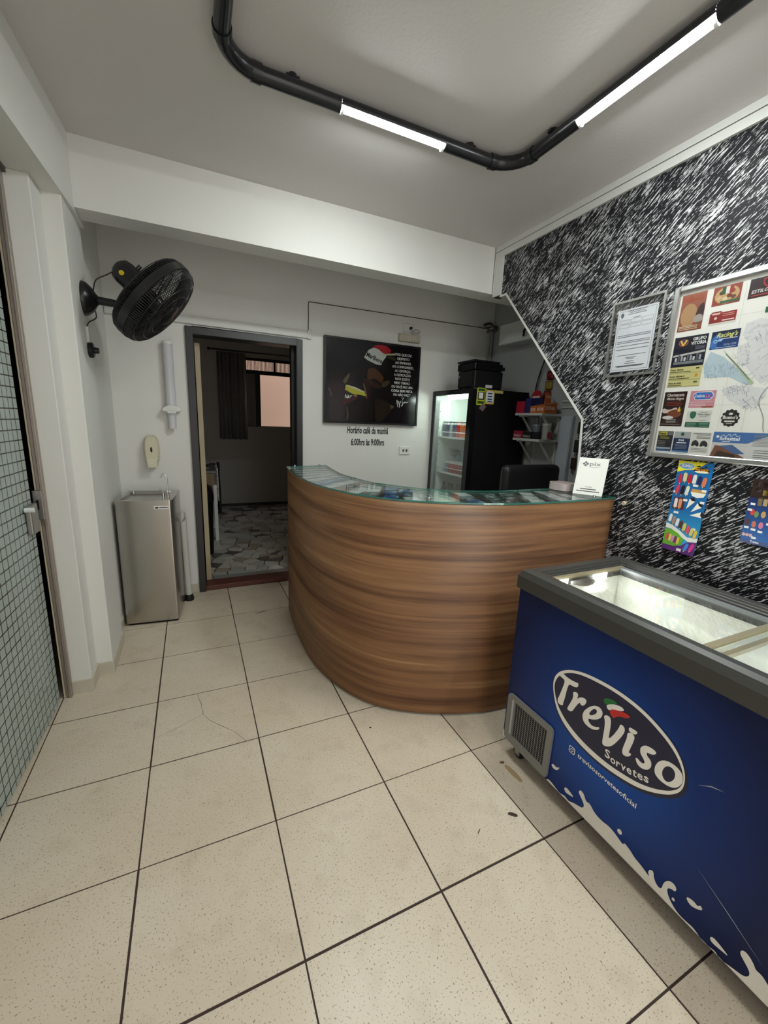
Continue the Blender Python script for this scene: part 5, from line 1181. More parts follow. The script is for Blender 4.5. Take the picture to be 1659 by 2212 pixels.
def office_chair():
    c = empty('office_chair', (2.62, 1.12, 0), 'black padded office chair behind the counter', 'chair')
    LTH = mat('black_leather', (.007, .007, .0075), .5, bump=.35, bscale=14)
    o = B(2.36, 2.93, 1.10, 1.19, .80, 1.212).build('backrest', LTH, c, bevel=.045, seg=4)
    B(2.38, 2.90, .72, 1.16, .46, .56).build('seat', LTH, c, bevel=.035, seg=4)
    B(2.61, 2.68, 1.17, 1.20, .50, .90).build('back_support', BLACKP, c)
    MB().cyl((2.64, .95, .10), (2.64, .95, .47), .03, 14).build('column', BLACKP, c)
    for i in range(5):
        a = 2*PI*i/5+.3; ex, ey = 2.64+.28*math.cos(a), .95+.28*math.sin(a)
        lg = MB().tube([(2.64, .95, .11), (ex, ey, .075)], [.025, .016], 8).build('base_arm', BLACKP, c)
        MB().cyl((ex-.012, ey, .026), (ex+.012, ey, .026), .026, 12).build('caster', BLACKM, lg)
    for x in (2.37, 2.91): B(x-.022, x+.022, .80, 1.08, .68, .71).box(x-.015, x+.015, .95, .98, .50, .70).build('armrest', BLACKP, c, bevel=.006)
office_chair()

# ------------------------------------------------------------------ right wall: framed document
def onr(off0):
    return lambda q, z, off: (RXW(-q)-off0-off, -q, z)
def wallbox(q0, q1, z0, z1, t0, t1): # box on the right wall, t = distance from the wall
    return MB().prism([(q0, z0), (q1, z0), (q1, z1), (q0, z1)], t0, t1, lambda q, z, h: (RXW(-q)-h, -q, z))
SILV = mat('silver_frame', (.50, .50, .49), .28, metal=.9)
df = empty('framed_document', (2.33, .228, 1.778), 'thin silver frame holding a printed licence sheet on clear backing', 'frame')
q0, q1, z0, z1 = -.368, -.085, 1.778, 2.157
w_ = .011
for a in ((q0, q0+w_, z0, z1), (q1-w_, q1, z0, z1), (q0+w_, q1-w_, z0, z0+w_), (q0+w_, q1-w_, z1-w_, z1)): wallbox(*a, .0, .016).build('frame_bar', SILV, df)
pp_ = wallbox(-.339, -.122, 1.804, 2.114, .002, .004).build('document', mat('paper_white', (.72, .74, .78), .5), df)
f1 = onr(.004)
GR = ink(120, 124, 132); GD = ink(70, 74, 84)
flat(rect(-.330, -.131, 1.812, 2.106), GR, pp_, f1, .0004, 'border_line', hole=rect(-.3285, -.1325, 1.8135, 2.1045))
flat([(-.322, 2.090), (-.316, 2.098), (-.308, 2.098), (-.302, 2.090), (-.306, 2.078), (-.312, 2.072), (-.318, 2.078)], GD, pp_, f1, .0008, 'crest')
rnd = random.Random(3)
lines = [(-.28, -.18, 2.103), (-.27, -.19, 2.095), (-.28, -.18, 2.087), (-.25, -.21, 2.068)]
lines += [(-.320, -.140, z) for z in (1.985, 1.977, 1.955, 1.947, 1.932, 1.915)]+[(-.31, -.15, 1.885), (-.26, -.20, 1.872), (-.25, -.21, 1.866), (-.25, -.21, 1.853), (-.26, -.20, 1.843), (-.31, -.15, 1.832), (-.30, -.16, 1.828)]
for a, b_, z in lines: flat(rect(a, b_, z-.0014, z+.0014), GR if z > 1.84 else GD, pp_, f1, .0008, 'text_line')
for i in range(3):
    for j in range(2): flat(rect(-.320+.062*i, -.264+.062*i, 2.022+.022*j, 2.040+.022*j), GR, pp_, f1, .0008, 'table_cell', hole=rect(-.319+.062*i, -.265+.062*i, 2.023+.022*j, 2.039+.022*j))
wallbox(q0+w_, q1-w_, z0+w_, z1-w_, .010, .012).build('pane', glassmat('frame_glass', (.97, .97, .97), .4), df)

# ------------------------------------------------------------------ right wall: town map with adverts
ab = empty('advert_board', (2.33, -.35, 1.376), 'large silver-framed town map surrounded by printed adverts', 'board')
q0, q1, z0, z1 = -.046, .86, 1.376, 2.152
w_ = .026
for a in ((q0, q0+w_, z0, z1), (q1-w_, q1, z0, z1), (q0+w_, q1-w_, z0, z0+w_), (q0+w_, q1-w_, z1-w_, z1)):
    o = wallbox(*a, 0, .022).build('frame_bar', SILV, ab, bevel=.005)
bs_ = wallbox(q0+w_, q1-w_, z0+w_, z1-w_, .001, .006).build('board_sheet', mat('map_paper', (.86, .85, .80), .35), ab)
F = onr(.006)
def R_(a, b_, z0, z1, col, off=.0006, nm='advert', par=None): return flat(rect(a, b_, z0, z1), ink(*col, .35) if isinstance(col, tuple) else col, par or bs_, F, off, nm)
def T_(s, q, z, h, col, par, w=None, al='L', **k): return text(s, ink(*col, .35), par, F, q, z, h, width=w, align=al, off=.0016, **k)
def lines_(a, b_, zs, col, par, t=.0014):
    for z in zs: flat(rect(a, b_, z-t, z+t), ink(*col, .35), par, F, .0014, 'text_line')
def vgrad(name, c0, c1, z0, z1):
    m, b, N, L = nodes_of(name, .35)
    g = N('NewGeometry'); sp = N('SeparateXYZ'); L(g.outputs['Position'], sp.inputs[0])
    mr = N('MapRange'); mr.inputs[1].default_value = z0; mr.inputs[2].default_value = z1; L(sp.outputs['Z'], mr.inputs[0])
    r = ramp(N, [(0, srgb(*c0)), (1, srgb(*c1))]); L(mr.outputs[0], r.inputs[0]); L(r.outputs[0], b.inputs['Base Color'])
    return m
a = R_(-.011, .093, 1.953, 2.111, vgrad('advert_copper', (130, 72, 52), (160, 92, 70), 1.953, 2.111))
flat(ellipse(.03, 2.02, .035, .05, 20), ink(176, 138, 96, .35), a, F, .0009, 'advert_photo')
T_('F&G', -.004, 2.080, .019, (170, 76, 40), a, w=.085, bold=.02)
flat(smooth_poly([(.058, 1.985), (.060, 2.03), (.072, 2.06), (.092, 2.065), (.092, 1.985)], 1), ink(58, 32, 28, .35), a, F, .0011, 'advert_photo')
flat(smooth_poly([(.052, 1.985), (.055, 2.012), (.075, 2.02), (.092, 2.01), (.092, 1.985)], 1), ink(165, 155, 150, .35), a, F, .0013, 'advert_photo')
lines_(-.005, .075, (1.974, 1.968, 1.961), (205, 180, 150), a, .0018)
a = R_(.119, .224, 2.036, 2.111, (150, 60, 46))
flat(ellipse(.172, 2.074, .046, .034), ink(196, 160, 110, .35), a, F, .0010, 'advert_photo')
for i, (dx, dz, c) in enumerate(((-.02, .01, (90, 60, 40)), (.01, -.005, (120, 40, 30)), (-.005, -.015, (220, 205, 170)), (.02, .012, (160, 70, 45)), (-.028, -.008, (210, 180, 130)), (.026, -.012, (110, 70, 50)), (.0, .02, (225, 215, 190)))): flat(ellipse(.172+dx, 2.074+dz, .010, .008, 10), ink(*c), a, F, .0013, 'advert_photo')
for x, c in ((.152, (40, 90, 55)), (.166, (225, 225, 215)), (.180, (160, 45, 40))): R_(x, x+.014, 2.078, 2.106, c, .0016, 'advert_logo', a)
R_(.150, .222, 2.042, 2.052, (60, 96, 66), .0014, 'advert_strip', a)
a = R_(.121, .223, 1.966, 2.006, (150, 40, 38)); R_(.119, .225, 1.958, 1.966, (215, 213, 205), .0005, 'advert', bs_)
flat([(.126, 1.972), (.126, 2.012), (.165, 2.012), (.165, 1.976), (.146, 1.968)], ink(138, 32, 32), a, F, .001, 'advert_logo'); lines_(.130, .161, (2.003,), (225, 190, 180), a, .0035)
flat(ellipse(.146, 1.985, .006, .006, 12), ink(225, 190, 180), a, F, .0014, 'advert_logo'); lines_(.172, .215, (1.998, 1.991), (215, 150, 140), a); lines_(.172, .218, (1.973,), (235, 225, 220), a, .002)
a = R_(.251, .37, 2.036, 2.110, vgrad('advert_dark', (60, 26, 26), (34, 26, 30), 2.036, 2.11))
flat([(.295, 2.105), (.325, 2.105), (.325, 2.085), (.310, 2.068), (.295, 2.085)], ink(165, 45, 50), a, F, .001, 'advert_logo', hole=[(.301, 2.099), (.319, 2.099), (.319, 2.087), (.310, 2.076), (.301, 2.087)])
T_('ESTILO B', .262, 2.054, .012, (225, 222, 220), a, w=.072, bold=.02, shear=.2); lines_(.262, .36, (2.045,), (170, 60, 60), a, .002)
a = R_(-.011, .132, 1.796, 1.929, (24, 24, 40))
flat(ellipse(.030, 1.903, .022, .016), ink(150, 84, 50), a, F, .001, 'advert_logo'); flat(ellipse(.031, 1.905, .018, .012), ink(60, 50, 110), a, F, .0013, 'advert_logo')
flat([(.014, 1.912), (.022, 1.914), (.030, 1.897), (.040, 1.914), (.048, 1.911), (.033, 1.889), (.027, 1.889)], ink(230, 190, 70), a, F, .0016, 'advert_logo')
T_('GRUPO', .070, 1.907, .013, (235, 235, 235), a, w=.055, bold=.03); T_('VIT\u00d3RIA', .064, 1.889, .013, (235, 235, 235), a, w=.064, bold=.03)
lines_(.085, .125, (1.880, 1.875, 1.870), (130, 130, 150), a, .0009)
flat([(-.006, 1.85), (.128, 1.862), (.130, 1.853), (-.006, 1.842)], ink(190, 190, 185), a, F, .001, 'advert_photo')
for i in range(9): R_(.004+.013*i, .013+.013*i, 1.822, 1.838+.006*((i*5) % 3), ((200, 200, 195), (90, 95, 105), (160, 165, 170))[i % 3], .0012, 'advert_photo', a)
R_(.0, .128, 1.808, 1.820, (120, 125, 130), .0011, 'advert_photo', a)
a = R_(-.011, .132, 1.706, 1.796, (205, 198, 136))
for s_, z in (('Posto Vit\u00f3ria', 1.780), ('Posto Vit\u00f3ria II', 1.750), ('Posto do Avi\u00e3o', 1.720)):
    T_(s_, -.006, z, .0085, (30, 34, 30), a, w=.058 if 'II' not in s_ else .068, bold=.015, shear=.2); lines_(-.008, .085 if z > 1.73 else .055, (z-.006,), (50, 50, 40), a, .0012); lines_(-.008, .130, (z-.012,), (150, 145, 100), a, .0006)
lines_(.105, .120, (1.786, 1.726), (40, 90, 50), a, .003); flat(ellipse(.112, 1.755, .007, .007, 12), ink(215, 150, 50), a, F, .0014, 'advert_logo')
a = R_(.145, .252, 1.856, 1.929, vgrad('advert_racing', (24, 70, 140), (16, 22, 40), 1.856, 1.929))
flat([(.146, 1.857), (.146, 1.90), (.175, 1.925), (.185, 1.90), (.165, 1.87), (.19, 1.857)], ink(56, 110, 180), a, F, .0009, 'advert_shape', 1)
T_("Racing's", .165, 1.903, .018, (225, 225, 130), a, w=.080, bold=.02, shear=.35); lines_(.185, .245, (1.896,), (215, 220, 230), a, .0014)
flat(ellipse(.164, 1.888, .008, .007, 14), ink(160, 200, 235), a, F, .0012, 'advert_shape', hole=ellipse(.164, 1.888, .005, .004, 14)); flat([(.170, 1.888), (.180, 1.898), (.192, 1.893), (.186, 1.886)], ink(160, 200, 235), a, F, .0012, 'advert_shape')
T_('3272-1205', .198, 1.868, .007, (200, 210, 225), a, w=.047); lines_(.170, .245, (1.861,), (190, 200, 220), a, .001)
a = R_(-.013, .089, 1.526, 1.685, (42, 22, 20))
T_('Churrascaria', .000, 1.664, .013, (230, 220, 210), a, w=.078, bold=.02); T_('Monte Alegre', .002, 1.648, .011, (225, 215, 205), a, w=.076, bold=.015, shear=.25)
lines_(.004, .076, (1.637, 1.630, 1.623), (150, 60, 50), a, .0012)
flat([(-.012, 1.612), (.02, 1.600), (.05, 1.615), (.06, 1.603), (.03, 1.588), (-.012, 1.585)], ink(205, 190, 180), a, F, .001, 'advert_photo', 1); flat([(.015, 1.595), (.06, 1.607), (.085, 1.58), (.05, 1.562), (.015, 1.57)], ink(120, 62, 38), a, F, .0012, 'advert_photo', 1)
flat([(.058, 1.598), (.066, 1.618), (.074, 1.598), (.068, 1.592)], ink(225, 180, 60), a, F, .0014, 'advert_photo'); flat(ellipse(.02, 1.566, .026, .008), ink(215, 212, 208), a, F, .0015, 'advert_photo')
lines_(.015, .06, (1.556, 1.549, 1.544), (190, 180, 175), a, .001); lines_(-.008, .08, (1.535,), (170, 150, 145), a, .001)
a = R_(.104, .209, 1.610, 1.684, (206, 140, 150))
flat([(.116, 1.668), (.130, 1.680), (.190, 1.680), (.203, 1.665), (.190, 1.644), (.126, 1.644)], ink(225, 230, 235), a, F, .001, 'advert_logo'); flat([(.119, 1.667), (.132, 1.677), (.188, 1.677), (.199, 1.664), (.188, 1.647), (.128, 1.647)], ink(50, 110, 190), a, F, .0013, 'advert_logo')
T_('Del\u00edcia', .126, 1.656, .012, (235, 235, 240), a, w=.04, bold=.02); T_('LK', .170, 1.652, .016, (225, 110, 140), a, w=.022, bold=.02)
lines_(.108, .205, (1.634,), (235, 205, 210), a, .0014); lines_(.108, .175, (1.626, 1.619), (235, 205, 210), a, .0016); R_(.16, .205, 1.6105, 1.617, (150, 80, 60), .001, 'advert_photo', a)
a = R_(.104, .207, 1.524, 1.598, (214, 214, 206)); R_(.104, .207, 1.524, 1.547, (20, 84, 60), .0010, 'advert_strip', a)
flat([(.118, 1.594), (.144, 1.594), (.144, 1.570), (.131, 1.559), (.118, 1.570)], ink(40, 104, 76), a, F, .001, 'advert_logo', 1); T_('Monte Alegre', .152, 1.577, .009, (70, 80, 80), a, w=.05)
lines_(.160, .19, (1.590, 1.571, 1.556), (150, 150, 150), a, .0008); lines_(.110, .15, (1.541, 1.535, 1.529), (150, 190, 170), a, .0008); lines_(.165, .203, (1.541, 1.535, 1.529), (150, 190, 170), a, .0008)
bu = flat([(.281+(.033+.0025*math.cos(12*t))*math.cos(t), 1.566+(.035+.0025*math.cos(12*t))*math.sin(t)) for t in [2*PI*i/72 for i in range(72)]], ink(34, 32, 34), bs_, F, .0008, 'advert')
T_("Bueno's", .254, 1.562, .014, (230, 228, 222), bu, w=.056, bold=.03); flat(ellipse(.281, 1.583, .008, .005, 12), ink(225, 222, 215), bu, F, .0014, 'advert_logo'); lines_(.262, .300, (1.552,), (225, 222, 215), bu, .003); lines_(.270, .292, (1.543,), (200, 198, 190), bu, .001)
a = R_(-.011, .061, 1.407, 1.502, (36, 36, 40)); R_(-.009, .033, 1.482, 1.500, (190, 180, 70), .001, 'advert_strip', a); T_('Frank', -.007, 1.485, .012, (30, 30, 30), a, w=.036, bold=.03)
R_(.036, .058, 1.484, 1.498, (110, 112, 116), .001, 'advert_photo', a); lines_(.0, .045, (1.474, 1.468), (190, 180, 70), a, .001); lines_(-.006, .03, (1.455, 1.448, 1.441, 1.434), (150, 150, 150), a, .0008); R_(-.008, .058, 1.417, 1.426, (150, 165, 180), .001, 'advert_photo', a); R_(-.010, .060, 1.408, 1.413, (60, 100, 150), .001, 'advert_strip', a)
a = R_(.066, .140, 1.408, 1.472, (24, 46, 84)); R_(.066, .140, 1.472, 1.502, (168, 170, 170)); flat(ellipse(.103, 1.491, .008, .008, 10), ink(30, 90, 70), bs_, F, .0012, 'advert_logo')
T_('Erick', .090, 1.459, .009, (230, 232, 236), a, w=.026, bold=.03); lines_(.082, .126, (1.451,), (230, 232, 236), a, .002); lines_(.078, .130, (1.441, 1.436, 1.429, 1.424), (140, 155, 180), a, .0008); R_(.066, .140, 1.408, 1.416, (60, 110, 160), .001, 'advert_strip', a)
a = R_(.143, .225, 1.410, 1.502, (216, 215, 208)); lines_(.150, .222, (1.496,), (80, 80, 84), a, .0014); lines_(.165, .222, (1.490, 1.482, 1.476), (110, 110, 112), a, .0009)
for cx in (.163, .199):
    flat(smooth_poly([(cx-.014, 1.448), (cx-.012, 1.462), (cx+.002, 1.468), (cx+.014, 1.458), (cx+.018, 1.446), (cx, 1.442)], 1), ink(44, 44, 46), a, F, .001, 'advert_photo')
    for dx in (-.009, .011): flat(ellipse(cx+dx, 1.445, .006, .006, 12), ink(24, 24, 26), a, F, .0013, 'advert_photo')
lines_(.150, .218, (1.430, 1.424, 1.417), (140, 140, 140), a, .0009)
a = R_(.232, .50, 1.401, 1.507, (206, 206, 204)); flat([(.232, 1.462), (.232, 1.507), (.45, 1.507), (.36, 1.462)], ink(70, 112, 170), a, F, .0009, 'advert_photo')
flat([(.232, 1.401), (.245, 1.45), (.285, 1.445), (.34, 1.415), (.365, 1.401)], ink(120, 78, 58), a, F, .0010, 'advert_photo'); flat([(.262, 1.448), (.31, 1.455), (.36, 1.42), (.325, 1.417)], ink(78, 104, 150), a, F, .0013, 'advert_photo'); flat([(.25, 1.402), (.33, 1.402), (.325, 1.414), (.26, 1.428)], ink(62, 44, 34), a, F, .0014, 'advert_photo')
T_('Schuttel', .258, 1.473, .014, (235, 238, 242), a, w=.075, bold=.03); lines_(.270, .30, (1.467,), (225, 230, 238), a, .0016); flat(ellipse(.250, 1.487, .006, .006, 8), ink(235, 238, 242), a, F, .0014, 'advert_logo')
squig([(.262, 1.490), (.272, 1.494), (.28, 1.488), (.292, 1.498), (.300, 1.490), (.312, 1.500), (.320, 1.490), (.332, 1.494)], .0012, ink(210, 222, 236), a, F, .0014, 'advert_logo')
lines_(.38, .49, [1.499-.0055*i for i in range(9)], (150, 152, 152), a, .0008); lines_(.39, .47, (1.437, 1.428, 1.418, 1.410), (110, 112, 112), a, .001)
R_(.322, .40, 1.972, 1.994, (40, 96, 70))
# the map itself: pale districts, airstrip, streets and a road
BL_ = mat('map_blue', srgb(186, 205, 214), .35, var=.10, vscale=18); LV = mat('map_lavender', srgb(222, 222, 222), .35, var=.05, vscale=25)
flat([(.153, 1.849), (.208, 1.821), (.335, 1.707), (.315, 1.697), (.248, 1.735), (.148, 1.739), (.134, 1.791)], BL_, bs_, F, .0006, 'map_area')
flat([(.200, 1.850), (.214, 1.838), (.338, 1.706), (.325, 1.700)], mat('map_green', srgb(178, 196, 160), .35), bs_, F, .0010, 'map_area'); squig([(.214, 1.832), (.27, 1.775), (.320, 1.718)], .0012, ink(90, 100, 90), bs_, F, .0014, 'map_runway')
flat([(.223, 1.684), (.262, 1.70), (.34, 1.69), (.385, 1.682), (.387, 1.65), (.333, 1.601), (.26, 1.64)], LV, bs_, F, .0006, 'map_area')
flat([(.267, 1.943), (.31, 1.955), (.36, 1.94), (.40, 1.90), (.42, 1.80), (.41, 1.72), (.36, 1.70), (.340, 1.72), (.30, 1.77), (.262, 1.80), (.252, 1.85), (.285, 1.87), (.262, 1.90)], LV, bs_, F, .0005, 'map_area')
rnd = random.Random(21); GL = ink(146, 152, 166)
st_mb = MB()
for i in range(230):
    zone = rnd.choice([(.265, .39, 1.86, 1.94), (.25, .30, 1.74, 1.86), (.30, .42, 1.70, 1.86), (.23, .33, 1.66, 1.70), (.30, .385, 1.60, 1.66), (.14, .25, 1.735, 1.79)])
    x, z = rnd.uniform(*zone[:2]), rnd.uniform(*zone[2:]); a_ = rnd.choice((.5, .5+PI/2))+(.25 if zone[0] > .29 else -.1); l_ = rnd.uniform(.004, .013)
    dx, dz = math.cos(a_)*l_, math.sin(a_)*l_; nx, nz = -math.sin(a_)*.0004, math.cos(a_)*.0004
    st_mb.add([F(x-dx+nx, z-dz+nz, .0014), F(x+dx+nx, z+dz+nz, .0014), F(x+dx-nx, z+dz-nz, .0014), F(x-dx-nx, z-dz-nz, .0014)], [(0, 1, 2, 3)])
so_ = st_mb.build('map_streets', GL, bs_); so_['kind'] = 'stuff'
squig([(.395, 1.70), (.372, 1.655), (.372, 1.62), (.395, 1.57), (.402, 1.53), (.408, 1.51)], .0014, ink(150, 152, 152), bs_, F, .0012, 'map_road')
GRD = ink(196, 194, 186)
for x in (.24, .33, .42): R_(x, x+.0008, 1.51, 2.10, GRD, .0004, 'map_gridline', bs_)
for z in (1.62, 1.74, 1.86, 1.98): R_(.14, .80, z, z+.0008, GRD, .0004, 'map_gridline', bs_)
wallbox(q0+w_, q1-w_, z0+w_, z1-w_, .0125, .0145).build('pane', glassmat('board_glass', (.97, .97, .97), .35), ab)

# ------------------------------------------------------------------ ice-cream posters
sk_ = empty('ice_cream_poster', (2.33, -.185, .938), 'tall blue and yellow ice-cream poster hanging below the advert board', 'poster')
def curl(q, z): return .004+.010*max(0, (1.06-z)/.12)**2*max(0, (q-.10)/.155)
SQ0, SQ1, SZ0, SZ1 = .110, .260, .938, 1.369
def FS(q, z, off): return (RXW(-q)-curl(q, z)-off, -q, z)
vs = []; nx, nz = 6, 16
for j in range(nz+1):
    for i in range(nx+1): vs.append(FS(SQ0+(SQ1-SQ0)*i/nx-.006*(1-j/nz), SZ0+(SZ1-SZ0)*j/nz, 0))
SB = vgrad('poster_blue', (60, 170, 220), (24, 104, 168), .98, 1.15)
sh_ = MB().add(vs, [(j*(nx+1)+i, j*(nx+1)+i+1, (j+1)*(nx+1)+i+1, (j+1)*(nx+1)+i) for j in range(nz) for i in range(nx)]).build('sheet', SB, sk_)
sh_.modifiers.new('t', 'SOLIDIFY').thickness = .0008
def G(x, y): # poster unit square (0..1 right, 0..1 down) -> surface
    return (SQ0+(SQ1-SQ0)*x-.006*y, SZ1-(SZ1-SZ0)*y)
def fs(pts, col, off=.0012, nm='print', sm=0): return flat([G(*p) for p in pts], ink(*col, .35), sh_, FS, off, nm, sm)
fs([(0, 0), (.80, 0), (.62, .06), (.45, .085), (.2, .10), (0, .125)], (225, 215, 50), nm='yellow_field')
fs(ellipse(.26, .052, .22, .033, 20), (190, 215, 235), .0016); fs(ellipse(.26, .052, .20, .027, 20), (60, 130, 190), .0020)
text('SKIMBA', ink(235, 240, 245, .35), sh_, FS, *G(.10, .064), .013, width=.050, off=.0026, bold=.03)
fs(ellipse(.70, .085, .22, .028, 20), (30, 30, 30), .0016); fs(ellipse(.70, .100, .20, .012, 16), (235, 225, 190), .0020); text('MAIS SABOR', ink(225, 140, 40, .35), sh_, FS, *G(.52, .087), .009, width=.054, off=.0026, bold=.03)
fs([(.52, .05), (.60, .035), (.68, .045), (.62, .052)], (30, 28, 26), .0016); fs([(.74, .04), (.80, .035), (.86, .05), (.78, .05)], (30, 28, 26), .0016)
def pop(x, y, w, h, col, rot=0., stick=True):
    c_, s_ = math.cos(rot), math.sin(rot); asp = (SQ1-SQ0)/(SZ1-SZ0)
    def tr(px, py): return (x+(px*c_-py*s_), y+(px*s_+py*c_)*asp)
    body = [tr(-w/2, h/2/asp), tr(-w/2, -h*.3/asp), tr(-w*.35, -h*.46/asp), tr(0, -h*.52/asp), tr(w*.35, -h*.46/asp), tr(w/2, -h*.3/asp), tr(w/2, h/2/asp)]
    fs(body, col, .0030, 'ice_lolly')
    if stick: fs([tr(-w*.13, h*.5/asp), tr(w*.13, h*.5/asp), tr(w*.13, h*.66/asp), tr(-w*.13, h*.66/asp)], (220, 195, 150), .0028, 'stick')
for x, y, c in ((.14, .19, (190, 40, 70)), (.28, .17, (205, 200, 150)), (.42, .18, (185, 30, 50)), (.56, .18, (225, 222, 215)), (.70, .19, (30, 40, 90)), (.84, .20, (210, 120, 80))): pop(x, y, .11, .095, c, .08*(x-.4)*3)
for x, y, c in ((.13, .31, (210, 60, 90)), (.28, .31, (40, 26, 22)), (.42, .31, (225, 222, 205))): pop(x, y, .10, .10, c, .1)
fs([(.55, .285), (.92, .285), (.95, .32), (.52, .32)], (200, 150, 80), .0016); fs([(.52, .32), (.95, .32), (.90, .36), (.74, .375), (.58, .36)], (235, 235, 230), .0018)
fs([(.08, .40), (.40, .39), (.42, .53), (.06, .53)], (90, 50, 60), .0014); pop(.16, .46, .10, .10, (230, 225, 220)); pop(.29, .46, .10, .10, (220, 150, 110))
for x, y, r_ in ((.60, .42, .4), (.82, .46, .7), (.90, .55, 1.35)):
    c_, s_ = math.cos(r_), math.sin(r_); tr = lambda px, py: (x+px*c_-py*s_, y+(px*s_+py*c_)*.35)
    fs([tr(-.09, -.05), tr(.09, -.05), tr(0, .28)], (240, 238, 230), .0018, 'cone'); fs([tr(-.10, -.06), tr(0, -.15), tr(.10, -.06), tr(0, -.02)], (36, 34, 40), .0020, 'cone_top')
for x, y, w in ((.55, .235, .14), (.02, .33, .14), (.82, .28, .13), (.36, .405, .12), (.84, .405, .12), (.15, .555, .15), (.78, .70, .1)): fs(rect(x, x+w, y, y+.025), (235, 235, 232), .0022, 'price_tag')
for i, c in enumerate(((230, 230, 225), (170, 140, 120), (225, 230, 235), (96, 56, 40), (205, 205, 110), (220, 80, 110), (215, 200, 120), (220, 190, 70))): pop(.10+.115*i, .635+.018*i, .095, .085, c, .1)
fs([(0, .70), (.2, .715), (.45, .76), (.7, .815), (1, .80), (1, .845), (.75, .86), (.5, .82), (.2, .76), (0, .755)], (235, 234, 228), .0016, 'white_swoosh', 0)
fs([(0, .765), (.2, .765), (.42, .79), (.62, .85), (.56, .92), (.35, .945), (0, .945)], (110, 180, 60), .0017, 'green_field'); fs([(0, .945), (.35, .945), (.58, .92), (.72, .87), (1, .84), (1, 1), (.0, 1)], (96, 50, 120), .0016, 'purple_field')
for i, c in enumerate(((225, 90, 80), (225, 220, 120), (220, 150, 190), (120, 60, 110), (230, 200, 90))): pop(.12+.085*i, .85+.006*i, .075, .075, c, .05)
for x, y, c in ((.74, .92, (70, 140, 220)), (.90, .91, (215, 60, 150))): pop(x, y, .10, .085, c, .25)
fs(rect(.48, .62, .955, .985), (235, 235, 232), .0022, 'price_tag')
t2 = empty('ice_cream_flyer', (2.33, -.5, 1.06), 'dark blue and brown ice-cream price flyer at the right edge', 'poster')
TQ0, TQ1, TZ0, TZ1 = .411, .62, 1.058, 1.326
sh2 = wallbox(TQ0, TQ1, TZ0, TZ1, .002, .004).build('sheet', vgrad('flyer_navy', (36, 96, 170), (22, 30, 84), 1.07, 1.26), t2)
FT = onr(.004)
def ft(pts, col, off=.0008, nm='print', sm=0): return flat(pts, ink(*col, .35), sh2, FT, off, nm, sm)
ft([(TQ0, 1.25), (TQ1, 1.235), (TQ1, TZ1), (TQ0, TZ1)], (44, 26, 20), nm='brown_field'); ft([(TQ0, TZ0), (TQ1, TZ0), (TQ1, TZ0+.016), (TQ0, TZ0+.016)], (60, 80, 130), nm='footer')
for x, z, w, h, c in ((.425, 1.305, .012, .018, (150, 140, 130)), (.448, 1.302, .018, .022, (120, 70, 50)), (.425, 1.28, .02, .014, (190, 180, 165)), (.452, 1.272, .02, .02, (200, 170, 80)), (.47, 1.30, .016, .02, (200, 190, 170)), (.49, 1.27, .02, .02, (150, 60, 40)), (.442, 1.235, .014, .035, (120, 105, 70)), (.46, 1.235, .014, .03, (170, 150, 110))): ft(rect(x, x+w, z-h/2, z+h/2), c, nm='ice_picture')
for x, z, c in ((.433, 1.188, (200, 70, 70)), (.447, 1.182, (110, 140, 90)), (.470, 1.185, (190, 150, 90)), (.422, 1.145, (90, 60, 50)), (.446, 1.14, (190, 110, 90)), (.47, 1.14, (205, 120, 150))): ft(ellipse(x, z, .008, .014, 12), c, .0012, 'ice_picture')
for x, z in ((.420, 1.222), (.414, 1.197), (.416, 1.123), (.440, 1.118), (.464, 1.114), (.448, 1.085), (.486, 1.15)): ft(rect(x, x+.016, z-.0045, z+.0045), (232, 232, 230), .0014, 'price_tag')
for x in (.420, .432, .444): ft(ellipse(x, 1.092, .006, .007, 12), (210, 170, 170), .0012, 'ice_picture')
text('Treviso', ink(225, 228, 235, .35), sh2, FT, .447, 1.064, .009, width=.03, off=.0016, bold=.03)
# small cream door bumper on the wall
db = empty('wall_bumper', (2.33, .131, 1.115), 'small round cream wall bumper right of the counter', 'bumper')
Wm = Matrix.Translation((RXW(.131), .131, 1.115)) @ Matrix.Rotation(-PI/2, 4, 'Y')
MB().lathe([(.012, 0), (.012, .004), (.009, .010), (.004, .010), (.003, .006), (.001, .006)], 18, Wm).build('cup', mat('cream_bumper', (.62, .54, .38), .4), db, auto=50)
MB().lathe([(.003, .006), (.003, .008), (.001, .008)], 8, Wm).build('screw', mat('brass', (.4, .3, .15), .35, metal=.8), db)

# ------------------------------------------------------------------ counter: payment sign and tray
sg = empty('payment_sign', (2.22, .266, 1.14), 'white leaning payment sign on the counter by the wall', 'sign')
BLp = Vector((2.178, .338, 1.1405)); dR = Vector((.476, -.879, 0)); nH = Vector((-.879, -.476, 0)); tl = .34
upv = Vector((0, 0, 1))*math.cos(tl)-nH*math.sin(tl); nrm = nH*math.cos(tl)+Vector((0, 0, 1))*math.sin(tl)
def FP(p, q, off): return tuple(BLp+dR*p+upv*q+nrm*off)
SWd, SHt = .150, .212
MB().add([FP(p, q, o) for o in (-.004, 0) for p, q in rect(0, SWd, 0, SHt)], [(0, 3, 2, 1), (4, 5, 6, 7), (0, 1, 5, 4), (1, 2, 6, 5), (2, 3, 7, 6), (3, 0, 4, 7)]).build('plate', mat('sign_white', (.74, .74, .70), .3), sg)
back = BLp-nH*.075
